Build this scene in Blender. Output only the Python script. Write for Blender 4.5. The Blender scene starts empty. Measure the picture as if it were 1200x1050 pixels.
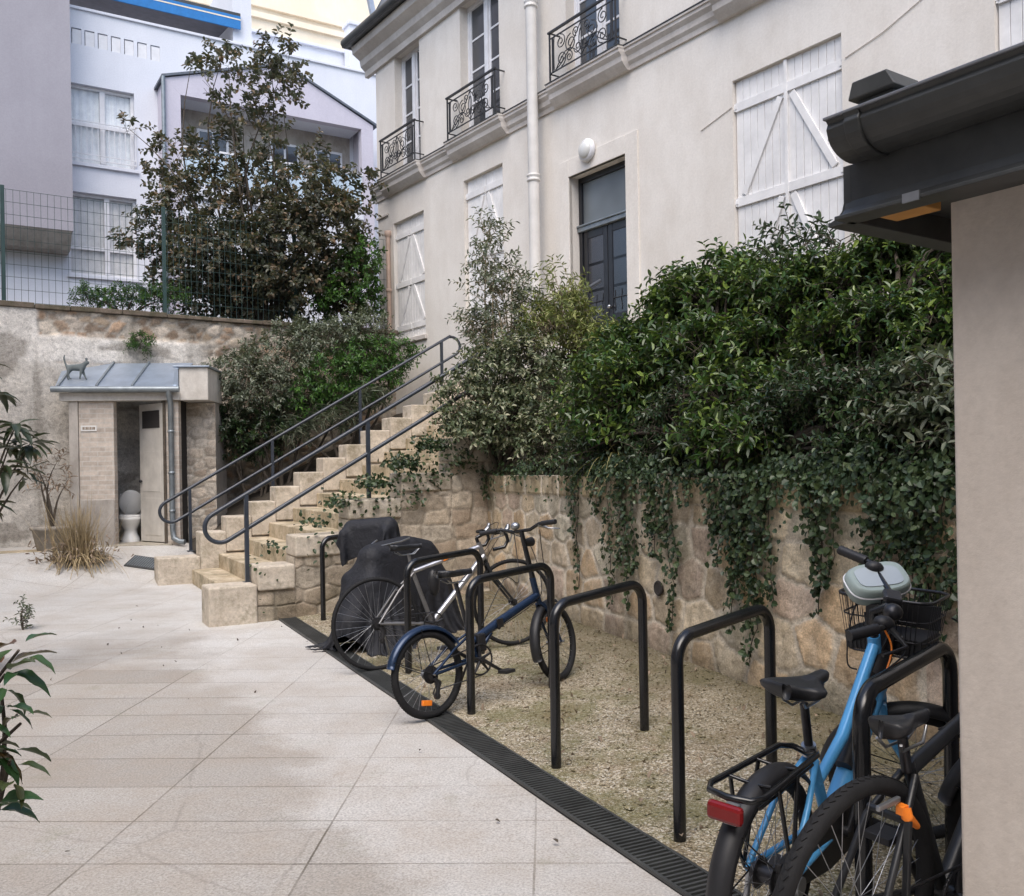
import bpy, math, random
import numpy as np
from mathutils import Matrix, Vector
random.seed(7); RNG = np.random.default_rng(11)
sc = bpy.context.scene; COL = sc.collection
PI = math.pi; R = math.radians
# ------------------------------------------------------------------ camera model (metres; camera 1.6 m above the paving)
FPX, ROLL, EYE = 1080.0, 0.017, 1.6
_c, _s = math.cos(ROLL), math.sin(ROLL)
def ray(px, py):
    u = px - 600; v = 545 - py
    return np.array([(u*_c + v*_s)/FPX, 1.0, (-u*_s + v*_c)/FPX])
def gnd(px, py, z=0.0):
    r = ray(px, py); d = (z-EYE)/r[2]; return (r[0]*d, d, z)
def at(px, py, d):
    r = ray(px, py)*d; return (r[0], r[1], r[2]+EYE)
def onpl(px, py, P, D, off=0.0):          # survey: where a sight line meets a vertical plane -> (along, height); off = metres towards the viewer
    n = np.array([-D[1], D[0]]); r = ray(px, py)
    d = (n @ np.array(P[:2]) - off)/(n @ r[:2]); q = r*d
    return float((q[:2]-np.array(P[:2])) @ np.array(D)), float(q[2]+EYE)
def unit(x, y):
    l = math.hypot(x, y); return (x/l, y/l)
# ------------------------------------------------------------------ node material helpers
class NT:
    def __init__(s, name):
        s.m = bpy.data.materials.new(name); s.m.use_nodes = True; s.t = s.m.node_tree; s.t.nodes.clear()
        s.out = s.n('ShaderNodeOutputMaterial'); s.b = s.n('ShaderNodeBsdfPrincipled'); s.l(s.b.outputs[0], s.out.inputs[0])
    def n(s, t, **k):
        o = s.t.nodes.new(t)
        for a, v in k.items(): setattr(o, a, v)
        return o
    def l(s, a, b): s.t.links.new(a, b)
    def coord(s, kind='Object', scale=(1,1,1)):
        tc = s.n('ShaderNodeTexCoord'); mp = s.n('ShaderNodeMapping'); mp.inputs['Scale'].default_value = scale
        s.l(tc.outputs[kind], mp.inputs[0]); return mp.outputs[0]
    def noise(s, vec, scale, detail=4, rough=.6, dist=0):
        o = s.n('ShaderNodeTexNoise'); o.inputs['Scale'].default_value = scale; o.inputs['Detail'].default_value = detail
        o.inputs['Roughness'].default_value = rough; o.inputs['Distortion'].default_value = dist
        if vec is not None: s.l(vec, o.inputs['Vector'])
        return o.outputs['Fac']
    def ramp(s, fac, stops):
        o = s.n('ShaderNodeValToRGB'); e = o.color_ramp.elements
        while len(e) > 1: e.remove(e[-1])
        e[0].position = stops[0][0]; e[0].color = (*stops[0][1], 1) if not isinstance(stops[0][1], (int, float)) else (stops[0][1],)*3+(1,)
        for p, c in stops[1:]:
            q = e.new(p); q.color = (*c, 1) if not isinstance(c, (int, float)) else (c, c, c, 1)
        s.l(fac, o.inputs[0]); return o.outputs[0]
    def mix(s, fac, a, b, mode='MIX'):
        o = s.n('ShaderNodeMix', data_type='RGBA', blend_type=mode)
        for i, v in ((0, fac), (6, a), (7, b)):
            sock = o.inputs[i]
            if isinstance(v, (int, float)): sock.default_value = v if i == 0 else (v, v, v, 1)
            elif isinstance(v, tuple): sock.default_value = (*v, 1)
            else: s.l(v, sock)
        return o.outputs[2]
    def math(s, op, a, b=0.0):
        o = s.n('ShaderNodeMath', operation=op)
        for sock, v in ((o.inputs[0], a), (o.inputs[1], b)):
            if isinstance(v, (int, float)): sock.default_value = v
            else: s.l(v, sock)
        return o.outputs[0]
    def bump(s, h, strength=.3, dist=.01):
        o = s.n('ShaderNodeBump'); o.inputs['Strength'].default_value = strength; o.inputs['Distance'].default_value = dist
        s.l(h, o.inputs['Height']); s.l(o.outputs[0], s.b.inputs['Normal'])
    def set(s, color=None, rough=.8, metal=0, spec=.5, **k):
        if color is not None:
            if isinstance(color, tuple): s.b.inputs['Base Color'].default_value = (*color, 1)
            else: s.l(color, s.b.inputs['Base Color'])
        if isinstance(rough, (int, float)): s.b.inputs['Roughness'].default_value = rough
        else: s.l(rough, s.b.inputs['Roughness'])
        s.b.inputs['Metallic'].default_value = metal; s.b.inputs['Specular IOR Level'].default_value = spec
        for a, v in k.items(): s.b.inputs[a.replace('_', ' ')].default_value = v
        return s.m
M = {}
def paint(name, c, rough=.45, metal=0, var=.12, scale=6, bump=.05, spec=.5):
    t = NT(name); v = t.coord(); f = t.noise(v, scale, 5, .65)
    col = t.mix(t.ramp(f, [(.35, 0.0), (.7, 1.0)]), tuple(x*(1-var) for x in c), tuple(min(1, x*(1+var)) for x in c))
    t.bump(t.noise(v, scale*14, 3), bump, .004); M[name] = t.set(col, rough, metal, spec); return M[name]
def plaster(name, c, stain, amt=.5, scale=1.0, fine=.25):
    t = NT(name); v = t.coord(); v2 = t.coord(scale=(1.2, 1.2, .6))
    a = t.noise(v, .55*scale, 6, .62, .3); b = t.noise(v2, 1.6*scale, 6, .7)
    f = t.ramp(t.math('MULTIPLY', a, b), [(.18, 1.0), (.34, 0.0)])
    col = t.mix(t.math('MULTIPLY', f, amt), c, stain)
    st = t.ramp(t.noise(t.coord(scale=(7, 7, .25)), 1.0, 5, .7), [(.52, 0.0), (.68, 1.0)]); col = t.mix(t.math('MULTIPLY', t.math('MULTIPLY', st, a), .32*amt), col, tuple(.72*x for x in stain))
    g = t.noise(v, 34, 4, .7); col = t.mix(.16, col, t.ramp(g, [(.3, 0.25), (.7, 1.0)]), 'MULTIPLY')
    t.bump(t.math('ADD', t.noise(v, 60, 3, .7), t.math('MULTIPLY', t.noise(v, 5, 3), 2.0)), fine, .006)
    M[name] = t.set(col, .9, 0, .25); return M[name]
def foliage(name, dark, light, tip=None, rough=.42, trans=.25):
    t = NT(name); g = t.n('ShaderNodeNewGeometry'); f = g.outputs['Random Per Island']
    st = [(0, dark), (.56, light)] + ([(1.0, tip)] if tip else [])
    v = t.coord(); big = t.noise(v, 2.2, 3)
    col = t.ramp(t.math('ADD', t.math('MULTIPLY', f, .7), t.math('MULTIPLY', t.math('SUBTRACT', big, .2), .5)), st)
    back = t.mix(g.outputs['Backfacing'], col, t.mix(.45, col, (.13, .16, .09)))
    t.set(back, rough, 0, .45)
    tr = t.n('ShaderNodeBsdfTranslucent'); t.l(t.mix(1.0, col, (1.0, 1.0, .45), 'MULTIPLY'), tr.inputs[0])
    mx = t.n('ShaderNodeMixShader'); mx.inputs[0].default_value = trans; t.l(t.b.outputs[0], mx.inputs[1]); t.l(tr.outputs[0], mx.inputs[2]); t.l(mx.outputs[0], t.out.inputs[0])
    M[name] = t.m; return t.m
def attr_stone(name, rough=.92, fine=.5, moss=None):
    t = NT(name); a = t.n('ShaderNodeAttribute', attribute_name='col'); v = t.coord()
    n1 = t.noise(v, 14, 6, .7); n2 = t.noise(v, 70, 4, .75)
    n0 = t.noise(v, 5.5, 5, .7, .5); col = t.mix(.5, a.outputs['Color'], t.ramp(n0, [(.3, .55), (.5, 1.0), (.7, 1.3)]), 'MULTIPLY'); col = t.mix(.65, col, t.ramp(n1, [(.28, .4), (.5, .98), (.72, 1.3)]), 'MULTIPLY')
    col = t.mix(.6, col, t.ramp(n2, [(.3, .4), (.65, 1.2)]), 'MULTIPLY')
    if moss:
        m = t.ramp(t.noise(v, 3.1, 6, .75), [(.52, 0.0), (.66, 1.0)]); col = t.mix(t.math('MULTIPLY', m, .6), col, moss)
    t.bump(t.math('ADD', t.math('MULTIPLY', n1, 2.0), n2), fine, .012); M[name] = t.set(col, rough, 0, .2); return M[name]
def stone(name, c1, c2, moss=None, ms=.55, sc_=3.0):
    t = NT(name); v = t.coord(); n1 = t.noise(v, sc_, 7, .68, .4); n2 = t.noise(v, 26, 5, .75); n3 = t.noise(v, 90, 3, .7)
    col = t.ramp(n1, [(.3, c1), (.68, c2)])
    col = t.mix(.45, col, t.ramp(n2, [(.3, .42), (.6, 1.12)]), 'MULTIPLY')
    if moss:
        m = t.ramp(t.noise(v, 2.3, 7, .78), [(ms-.08, 0.0), (ms+.1, 1.0)]); col = t.mix(t.math('MULTIPLY', m, .75), col, moss)
    t.bump(t.math('ADD', t.math('MULTIPLY', n2, 1.6), n3), .5, .01); M[name] = t.set(col, .9, 0, .25); return M[name]
# ------------------------------------------------------------------ mesh builder
class MB:
    def __init__(s): s.v = []; s.f = []; s.sm = []; s.mi = []; s.X = None; s.cur = 0
    def _v(s, pts):
        b = len(s.v)
        for p in pts:
            p = Vector(p)
            if s.X is not None: p = s.X @ p
            s.v.append(p)
        return b
    def _f(s, idx, smooth=False): s.f.append(tuple(idx)); s.sm.append(smooth); s.mi.append(s.cur)
    def box(s, x0, x1, y0, y1, z0, z1, rot=None, piv=None):
        P = [Vector(p) for p in ((x0,y0,z0),(x1,y0,z0),(x1,y1,z0),(x0,y1,z0),(x0,y0,z1),(x1,y0,z1),(x1,y1,z1),(x0,y1,z1))]
        if rot is not None:
            c = Vector(piv) if piv else Vector(((x0+x1)/2, (y0+y1)/2, (z0+z1)/2)); P = [c + rot @ (p-c) for p in P]
        b = s._v(P)
        for q in ((0,3,2,1),(4,5,6,7),(0,1,5,4),(1,2,6,5),(2,3,7,6),(3,0,4,7)): s._f([b+i for i in q])
        return s
    def prism(s, pts, vec):
        n = len(pts); vec = Vector(vec); P = [Vector(p) for p in pts]
        nrm = Vector((0,0,0))
        for i in range(n): nrm += P[i].cross(P[(i+1) % n])
        if nrm.dot(vec) > 0: P = P[::-1]
        b = s._v(P + [p+vec for p in P]); s._f(range(b, b+n)); s._f([b+n+i for i in reversed(range(n))])
        for i in range(n):
            j = (i+1) % n; s._f([b+j, b+i, b+n+i, b+n+j])
        return s
    def szp(s, pts, y0, y1): return s.prism([(a, y0, z) for a, z in pts], (0, y1-y0, 0))
    def quad(s, pts, smooth=False): b = s._v(pts); s._f(range(b, b+len(pts)), smooth); return s
    def tube(s, pts, r, n=8, closed=False, caps=True):
        P = [Vector(p) for p in pts]; m = len(P); rr = r if hasattr(r, '__len__') else [r]*m
        T = []
        for i in range(m):
            if closed: t = P[(i+1) % m]-P[i-1]
            else: t = P[min(i+1, m-1)]-P[max(i-1, 0)]
            T.append(t.normalized() if t.length > 1e-9 else Vector((0,0,1)))
        u = T[0].orthogonal().normalized(); rings = []
        for i in range(m):
            u = (u - T[i]*u.dot(T[i]))
            u = u.normalized() if u.length > 1e-6 else T[i].orthogonal().normalized()
            w = T[i].cross(u)
            rings.append(s._v([P[i] + (u*math.cos(2*PI*k/n) + w*math.sin(2*PI*k/n))*rr[i] for k in range(n)]))
        for i in range(m if closed else m-1):
            a, b = rings[i], rings[(i+1) % m]; off = 0
            if closed and i == m-1:
                d = [(s.v[a]-s.v[b+k]).length for k in range(n)]; off = d.index(min(d))
            for k in range(n):
                s._f([a+k, a+(k+1) % n, b+(k+1+off) % n, b+(k+off) % n], True)
        if caps and not closed:
            for i, rv in ((0, True), (m-1, False)):
                ring = [s.v[rings[i]+k].copy() for k in range(n)]; X = s.X; s.X = None; b = s._v(ring); s.X = X
                s._f([b+k for k in (reversed(range(n)) if rv else range(n))])
        return s
    def cyl(s, a, b, r, n=12): return s.tube([a, b], r, n)
    def torus(s, c, ax, Rr, r, n=40, k=8):
        ax = Vector(ax).normalized(); u = ax.orthogonal().normalized(); w = ax.cross(u); c = Vector(c)
        return s.tube([c + (u*math.cos(2*PI*i/n) + w*math.sin(2*PI*i/n))*Rr for i in range(n)], r, k, closed=True)
    def lathe(s, prof, c=(0,0,0), n=24, ax='z', sx=1, sy=1):
        c = Vector(c); rings = []
        for r_, z_ in prof:
            ring = []
            for k in range(n):
                a = 2*PI*k/n; x, y = r_*math.cos(a)*sx, r_*math.sin(a)*sy
                ring.append(c + (Vector((x, y, z_)) if ax == 'z' else Vector((x, -z_, y)) if ax == 'y' else Vector((z_, x, y))))
            rings.append(s._v(ring))
        for a, b in zip(rings, rings[1:]):
            for k in range(n): s._f([a+k, a+(k+1) % n, b+(k+1) % n, b+k], True)
        return s
    def ball(s, c, rx, ry=None, rz=None, n=14, m=9):
        ry = ry or rx; rz = rz or rx
        rings = [s._v([(c[0]+rx*math.sin(PI*i/m)*math.cos(2*PI*k/n), c[1]+ry*math.sin(PI*i/m)*math.sin(2*PI*k/n), c[2]+rz*math.cos(PI*i/m)) for k in range(n)]) for i in range(m+1)]
        for a, b in zip(rings, rings[1:]):
            for k in range(n): s._f([a+k, b+k, b+(k+1) % n, a+(k+1) % n], True)
        return s
    def build(s, name, mats, parent=None, bevel=0, kind=None, seg=2):
        me = bpy.data.meshes.new(name); me.from_pydata([tuple(p) for p in s.v], [], s.f)
        if not isinstance(mats, (list, tuple)): mats = [mats]
        for m in mats: me.materials.append(m)
        me.polygons.foreach_set('use_smooth', s.sm)
        if len(mats) > 1: me.polygons.foreach_set('material_index', s.mi)
        me.update(); o = bpy.data.objects.new(name, me); COL.objects.link(o)
        if parent is not None: o.parent = parent
        if bevel:
            b = o.modifiers.new('Bevel', 'BEVEL'); b.width = bevel; b.segments = seg; b.limit_method = 'ANGLE'; b.angle_limit = R(40)
        if kind: o['kind'] = kind
        return o
def thing(name, label, cat, loc=(0,0,0), rz=0.0, group=None):
    o = bpy.data.objects.new(name, None); o.empty_display_size = .2; COL.objects.link(o)
    o.location = loc; o.rotation_euler = (0, 0, rz); o['label'] = label; o['category'] = cat
    if group: o['group'] = group
    return o
def tag(o, label, cat, group=None):
    o['label'] = label; o['category'] = cat
    if group: o['group'] = group
    return o
def npmesh(name, V, F, mat, parent=None, smooth=False, col=None, kind=None):
    """V (n,3), F (m,k) numpy -> object"""
    me = bpy.data.meshes.new(name); m, k = F.shape
    me.vertices.add(len(V)); me.vertices.foreach_set('co', np.ascontiguousarray(V, dtype=np.float32).ravel())
    me.loops.add(m*k); me.loops.foreach_set('vertex_index', np.ascontiguousarray(F, dtype=np.int32).ravel())
    me.polygons.add(m); me.polygons.foreach_set('loop_start', np.arange(0, m*k, k, dtype=np.int32)); me.polygons.foreach_set('loop_total', np.full(m, k, dtype=np.int32))
    me.polygons.foreach_set('use_smooth', np.full(m, smooth)); me.materials.append(mat)
    if col is not None:
        a = me.color_attributes.new('col', 'FLOAT_COLOR', 'POINT'); a.data.foreach_set('color', np.concatenate([col, np.ones((len(col), 1))], 1).astype(np.float32).ravel())
    me.update(calc_edges=True); me.validate(); o = bpy.data.objects.new(name, me); COL.objects.link(o)
    if parent is not None: o.parent = parent
    if kind: o['kind'] = kind
    return o
def vnoise(x, y, seed=0):
    xi = np.floor(x).astype(np.int64); yi = np.floor(y).astype(np.int64); fx = x-xi; fy = y-yi
    fx = fx*fx*(3-2*fx); fy = fy*fy*(3-2*fy)
    def h(a, b):
        n = (a*374761393 + b*668265263 + seed*974711) & 0x7fffffff; n = ((n ^ (n >> 13))*1274126177) & 0x7fffffff
        return ((n ^ (n >> 16)) & 0xffff)/65535.0
    return (h(xi,yi)*(1-fx)+h(xi+1,yi)*fx)*(1-fy) + (h(xi,yi+1)*(1-fx)+h(xi+1,yi+1)*fx)*fy
def fbm(x, y, seed=0, o=4):
    t = 0; a = .5
    for i in range(o): t = t + a*vnoise(x*2**i, y*2**i, seed+i*17); a *= .5
    return t
def gridF(nx, ny):
    i = np.arange(nx-1); j = np.arange(ny-1); I, J = np.meshgrid(i, j); a = (J*nx+I).ravel()
    return np.stack([a, a+1, a+nx+1, a+nx], 1)
def lin(c): return np.array(c)
def stone_field(S, Z, rows, lens, pal, seed, jit=.3, warp=.05):
    """irregular coursed rubble: per point -> nearest-stone colour and distance to the joint"""
    rg = np.random.default_rng(seed); Sw = S + warp*(fbm(S*3, Z*3, seed)-.5)*2; Zw = Z + warp*(fbm(S*3+40, Z*3+9, seed+3)-.5)*2
    P = []; z = Z.min()-.2
    while z < Z.max()+.3:
        h = rg.uniform(*rows); s = S.min()-.5
        while s < S.max()+.5:
            l = rg.uniform(*lens); P.append((s+l/2, z+h/2+rg.normal()*h*jit*.5, l, h)); s += l
        z += h
    P = np.array(P); asp = np.mean(lens)/np.mean(rows)
    F1 = np.full(S.shape, 9.0); F2 = np.full(S.shape, 9.0); ID = np.zeros(S.shape, int)
    for i, (a, b, l, h) in enumerate(P):
        d = np.sqrt(((Sw-a)/asp)**2 + (Zw-b)**2); m = d < F1
        F2 = np.where(m, F1, np.minimum(F2, d)); ID = np.where(m, i, ID); F1 = np.where(m, d, F1)
    pal = np.array(pal); c = pal[rg.integers(0, len(pal), len(P))]*rg.uniform(.72, 1.2, (len(P), 1)); dep = rg.uniform(.4, 1.0, len(P))
    return c[ID], F2-F1, dep[ID]
# ------------------------------------------------------------------ foliage
def nrm(a): return a/np.maximum(np.linalg.norm(a, axis=-1, keepdims=True), 1e-9)
def leafmesh(P, D, N, L, W, fold=.25, curl=.15, shape='oval'):
    """leaves at P along D, face normal about N -> V, F ; each leaf six vertices, two quads folded on the midrib"""
    D = nrm(D); S = nrm(np.cross(D, N)); N = np.cross(S, D); n = len(P)
    L = np.broadcast_to(L, n)[:, None]; W = np.broadcast_to(W, n)[:, None]
    f1, f2 = (.33, .72) if shape == 'oval' else (.2, .55)
    w2 = .82 if shape == 'oval' else .62
    base = P; tip = P + D*L - N*L*curl
    a = P + D*L*f1; b = P + D*L*f2 - N*L*curl*.4
    V = np.stack([base, a + S*W*.5 + N*W*fold, b + S*W*.5*w2 + N*W*fold*.8, tip, b - S*W*.5*w2 + N*W*fold*.8, a - S*W*.5 + N*W*fold], 1).reshape(-1, 3)
    k = np.arange(n)[:, None]*6
    F = np.concatenate([k + np.array([[0, 1, 2, 3]]), k + np.array([[0, 3, 4, 5]])], 0)
    return V, F
def leaf_curved(P, D, N, L, W, curl=.3, fold=.3):
    """larger leaves with a curved midrib and a smooth outline: 9 stations, 5 points across"""
    D = nrm(D); S = nrm(np.cross(D, N)); N = np.cross(S, D); n = len(P); m = 9; L = np.broadcast_to(L, n)[:, None, None]; W = np.broadcast_to(W, n)[:, None, None]; V = []
    t = np.linspace(0, 1, m)[None, :, None]; prof = np.sin(PI*t**.85)**.75*(1-.25*t)+.015; c = P[:, None]+D[:, None]*L*t-N[:, None]*L*curl*t*t
    for a in (-1, -.5, 0, .5, 1): V.append(c+S[:, None]*(W*.5*prof*a)+N[:, None]*(W*fold*prof*abs(a)**1.4+W*.06*np.sin(t*14+a*3)*abs(a)))
    V = np.stack(V, 2).reshape(n, m*5, 3); k = (np.arange(n)*m*5)[:, None]; q = np.array([[i*5+j, i*5+j+1, (i+1)*5+j+1, (i+1)*5+j] for i in range(m-1) for j in range(4)])
    return V.reshape(-1, 3), (k[:, :, None]+q[None]).reshape(-1, 4)
def rdir(n, rg, up=0.0):
    d = nrm(rg.normal(size=(n, 3))); d[:, 2] += up; return nrm(d)
def twigs_in(ells, rg, up=.35, tl=.3):
    """ells: list of (centre, radii(3), count) -> starts, dirs, lengths: short shoots reaching outwards from a clump"""
    Sx, Dx, Lx = [], [], []
    for c, r, n in ells:
        d = rdir(n, rg, .15); rad = rg.uniform(.25, 1.0, n)[:, None]**.6
        p = np.array(c) + d*np.array(r)*rad; q = nrm(d*np.array([1,1,.8]) + rg.normal(size=(n, 3))*.45 + np.array([0,0,up]))
        Sx.append(p); Dx.append(q); Lx.append(rg.uniform(.5, 1.15, n)*tl)
    return np.concatenate(Sx), np.concatenate(Dx), np.concatenate(Lx)
def shoots(S, D, L, k, rg, leafL, leafW, droop=.2, spread=.9, shape='oval', fold=.25, curl=.15, start=.1):
    """k leaves along each shoot, alternating round it, larger towards the middle"""
    n = len(S); t = np.linspace(start, 1.0, k)[None, :] + rg.uniform(-.06, .06, (n, k)); t = np.clip(t, 0, 1)
    P = S[:, None] + D[:, None]*(L[:, None]*t)[..., None]; P[..., 2] -= droop*(L[:, None]*t**2)
    u = nrm(np.cross(D, nrm(rg.normal(size=(n, 3))))); w = np.cross(D, u)
    ang = rg.uniform(0, 6.28, (n, 1)) + np.arange(k)[None, :]*2.4
    side = u[:, None]*np.cos(ang)[..., None] + w[:, None]*np.sin(ang)[..., None]
    Dl = nrm(D[:, None]*(1-spread*.55) + side*spread + rg.normal(size=(n, k, 3))*.2); Dl[..., 2] -= .12
    Nn = nrm(np.array([0, 0, 1.0]) + D[:, None]*.5 + rg.normal(size=(n, k, 3))*.35)
    sz = rg.uniform(.65, 1.15, (n, k))*(1.0-.35*np.abs(t-.55)*1.3)
    return leafmesh(P.reshape(-1, 3), Dl.reshape(-1, 3), Nn.reshape(-1, 3), (leafL*sz).ravel(), (leafW*sz).ravel(), fold, curl, shape)
def stems_mesh(S, D, L, r, droop=.2, seg=3, back=0.0):
    """three-sided twigs"""
    n = len(S); u = nrm(np.cross(D, np.array([.3, .5, .8]))); w = np.cross(D, u); V = []
    ts = np.linspace(-back, 1, seg)
    for t in ts:
        c = S + D*(L*t)[:, None]; c[:, 2] -= droop*L*np.maximum(t, 0)**2; rr = r*(1-.75*max(t, 0))
        for a in (0, 2.09, 4.19): V.append(c + (u*math.cos(a) + w*math.sin(a))*rr)
    V = np.stack(V, 1); m = seg*3; k = np.arange(n)[:, None]*m; F = []
    for i in range(seg-1):
        for j in range(3): F.append(k + np.array([[i*3+j, i*3+(j+1) % 3, (i+1)*3+(j+1) % 3, (i+1)*3+j]]))
    return V.reshape(-1, 3), np.concatenate(F, 0)
def merge(parts):
    V = []; F = []; b = 0
    for v, f in parts: V.append(v); F.append(f+b); b += len(v)
    return np.concatenate(V), np.concatenate(F)
def limbs(root_pt, targets, r0, rg, wig=.12, seg=6, n=6):
    """tapered limbs from a root point to clump centres"""
    mb = MB(); a = np.array(root_pt, float)
    for tg, rr in targets:
        b = np.array(tg, float); l = np.linalg.norm(b-a); pts = []; rad = []
        k1 = rg.normal(size=3)*wig*l
        for i in range(seg+1):
            t = i/seg; p = a*(1-t) + b*t + k1*math.sin(PI*t)*.5; p[2] += .12*l*math.sin(PI*t); pts.append(tuple(p)); rad.append(max(r0*(1-t)*rr + .004, .004))
        mb.tube(pts, rad, n)
    return mb
def shrub(name, label, cat, base, ells, leafmat, barkmat, leafL, leafW, k=9, tl=.3, up=.35, group=None, seed=1, droop=.2, shape='oval', stems=True, r0=.03, spread=.9, twigr=.004, fold=.25, curl=.15, trunk='stem', crown='foliage', start=.1):
    rg = np.random.default_rng(seed); root = thing(name, label, cat, base, 0, group); b = np.array(base); ells = [e for x in ells for e in (x if isinstance(x, list) else [x])]
    E = [((np.array(c)-b), r, n) for c, r, n in ells]
    S, D, L = twigs_in(E, rg, up, tl)
    V, F = shoots(S, D, L, k, rg, leafL, leafW, droop, spread, shape, fold, curl, start); npmesh(crown, V, F, leafmat, root)
    if stems:
        mb = limbs((0, 0, 0), [(c*np.array([1, 1, 1.0]), 1.0) for c, r, n in E], r0, rg)
        o = mb.build(trunk, barkmat, root)
        SV, SF = stems_mesh(S, D, L, twigr, droop, back=.4); npmesh('twigs', SV, SF, barkmat, root)
    return root
def el(px, py, d, rx, ry, n, rd=None):
    """an ellipsoid clump, size in photo pixels at its distance"""
    k = d/FPX; c = at(px, py, d); return (c, (rx*k, (rd if rd else rx*k), ry*k), n)
# ------------------------------------------------------------------ materials
plaster('facade_plaster', (.765, .725, .67), (.57, .515, .45), .42)
plaster('trim_plaster', (.64, .60, .56), (.40, .36, .32), .6)
plaster('beige_render', (.67, .605, .535), (.43, .37, .315), .5, 1.0, .22)
plaster('white_render', (.74, .76, .82), (.58, .60, .66), .35, .6, .12)
plaster('violet_render', (.365, .35, .385), (.29, .275, .305), .4, .6, .12)
plaster('cream_render', (.86, .78, .64), (.74, .62, .46), .5, .6, .12)
plaster('grey_render', (.50, .46, .415), (.24, .215, .185), .75, 1.5, .6)
plaster('pale_render', (.68, .65, .60), (.42, .39, .35), .7, 1.4, .5)
paint('white_paint', (.70, .70, .72), .5, 0, .08, 5)
paint('shutter_paint', (.74, .73, .72), .55, 0, .1, 3.5, .12)
paint('pipe_paint', (.66, .64, .61), .45, 0, .08, 4)
paint('pink_pipe', (.52, .38, .30), .6)
paint('black_metal', (.007, .0075, .009), .24, 0, .3, 20, .03, .6)
paint('rail_metal', (.035, .042, .055), .35, .0, .25, 9, .08)
paint('iron', (.02, .021, .024), .5, 0, .3, 14)
paint('zinc_dark', (.046, .048, .047), .45, 0, .3, 5, .08)
paint('zinc_edge', (.20, .21, .23), .4, .3, .2, 6)
paint('zinc_light', (.36, .42, .50), .38, .55, .14, 3, .06)
paint('zinc_grey', (.24, .27, .29), .45, .5, .2, 5)
paint('green_wire', (.02, .05, .045), .5)
paint('black_wood', (.014, .015, .019), .32, 0, .3, 8, .1)
paint('ochre_wood', (.50, .24, .06), .6)
paint('rubber', (.012, .012, .013), .75, 0, .3, 30, .2, .3)
paint('black_plastic', (.013, .013, .015), .5, 0, .25, 20, .12)
paint('saddle_skin', (.016, .017, .020), .42, 0, .2, 25, .15)
paint('alloy', (.42, .43, .45), .32, .9, .12, 12)
paint('dark_alloy', (.06, .06, .065), .4, .8, .2, 12)
paint('chrome_rim', (.5, .51, .53), .25, .95, .1, 12)
paint('grey_frame', (.22, .215, .215), .35, .6, .1, 8)
paint('silver_frame', (.5, .5, .52), .3, .7, .1, 8)
paint('blue_frame', (.016, .032, .068), .25, .35, .15, 6)
paint('sky_frame', (.085, .34, .66), .27, .05, .06, 6, .03, .6)
paint('matte_frame', (.016, .017, .019), .38, 0, .2, 6)
paint('orange_plastic', (.85, .22, .02), .35)
paint('red_plastic', (.16, .007, .008), .2)
paint('mint_plastic', (.33, .40, .38), .35, 0, .06)
paint('porcelain', (.72, .71, .68), .15, 0, .04)
paint('door_paint', (.58, .55, .50), .5, 0, .12, 4, .15)
paint('curtain', (.88, .90, .94), .9)
paint('curtain_dim', (.66, .64, .63), .9)
paint('blue_canvas', (.015, .17, .46), .7)
paint('grey_canvas', (.20, .20, .23), .9)
paint('room_dark', (.035, .03, .028), .95)
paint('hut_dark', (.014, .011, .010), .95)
paint('cat_fur', (.13, .15, .15), .9)
paint('clay', (.30, .27, .23), .85, 0, .25, 8, .3)
paint('soil', (.05, .04, .028), 1.0, 0, .4, 9, .6)
paint('bark', (.075, .06, .045), .95, 0, .35, 12, .5)
paint('pale_twig', (.24, .19, .12), .9, 0, .3, 10)
plaster('lilac_render', (.60, .575, .65), (.48, .46, .53), .35, .6, .12)
paint('straw', (.33, .255, .145), .9, 0, .3, 3)
paint('dead_leaf', (.25, .19, .135), .9, 0, .35, 5)
paint('slate', (.10, .115, .14), .5, 0, .25, 7, .2)
def glass(name, tint, rough=.06, inner=None):
    t = NT(name); v = t.coord(); f = t.noise(v, 1.1, 2)
    M[name] = t.set(t.ramp(f, [(.35, tuple(.6*x for x in tint)), (.65, tint)]), rough, 0, .8); return M[name]
glass('window_glass', (.07, .075, .085)); glass('door_glass', (.03, .034, .045), .12); glass('transom_glass', (.16, .18, .19), .35)
def thinpane(name, tint, clear=.6):
    t = NT(name); t.set(tint, .05, 0, .8); tr = t.n('ShaderNodeBsdfTransparent'); tr.inputs[0].default_value = (.97, .98, .98, 1)
    mx = t.n('ShaderNodeMixShader'); mx.inputs[0].default_value = clear; t.l(t.b.outputs[0], mx.inputs[1]); t.l(tr.outputs[0], mx.inputs[2]); t.l(mx.outputs[0], t.out.inputs[0]); M[name] = t.m
thinpane('balcony_glass', (.60, .73, .84), .25); thinpane('clear_glass', (.55, .60, .66), .86)
t = NT('lamp_glass'); t.set((.62, .62, .60), .2, 0, .6); M['lamp_glass'] = t.m
foliage('leaf_copper', (.032, .044, .035), (.095, .098, .066), (.27, .165, .10), .45, .24)
foliage('leaf_laurel', (.010, .032, .009), (.048, .10, .020), (.26, .34, .075), .30, .25)
foliage('leaf_deep', (.008, .021, .009), (.026, .055, .018), (.07, .11, .035), .35, .18)
foliage('leaf_var', (.028, .052, .024), (.12, .15, .075), (.56, .53, .38), .5, .2)
foliage('leaf_silver', (.032, .05, .03), (.125, .15, .10), (.38, .39, .31), .5, .2)
foliage('leaf_gold', (.06, .095, .022), (.19, .225, .065), (.38, .38, .17), .5, .3)
foliage('leaf_green', (.015, .05, .012), (.05, .13, .022), (.12, .24, .04), .4, .3)
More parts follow.
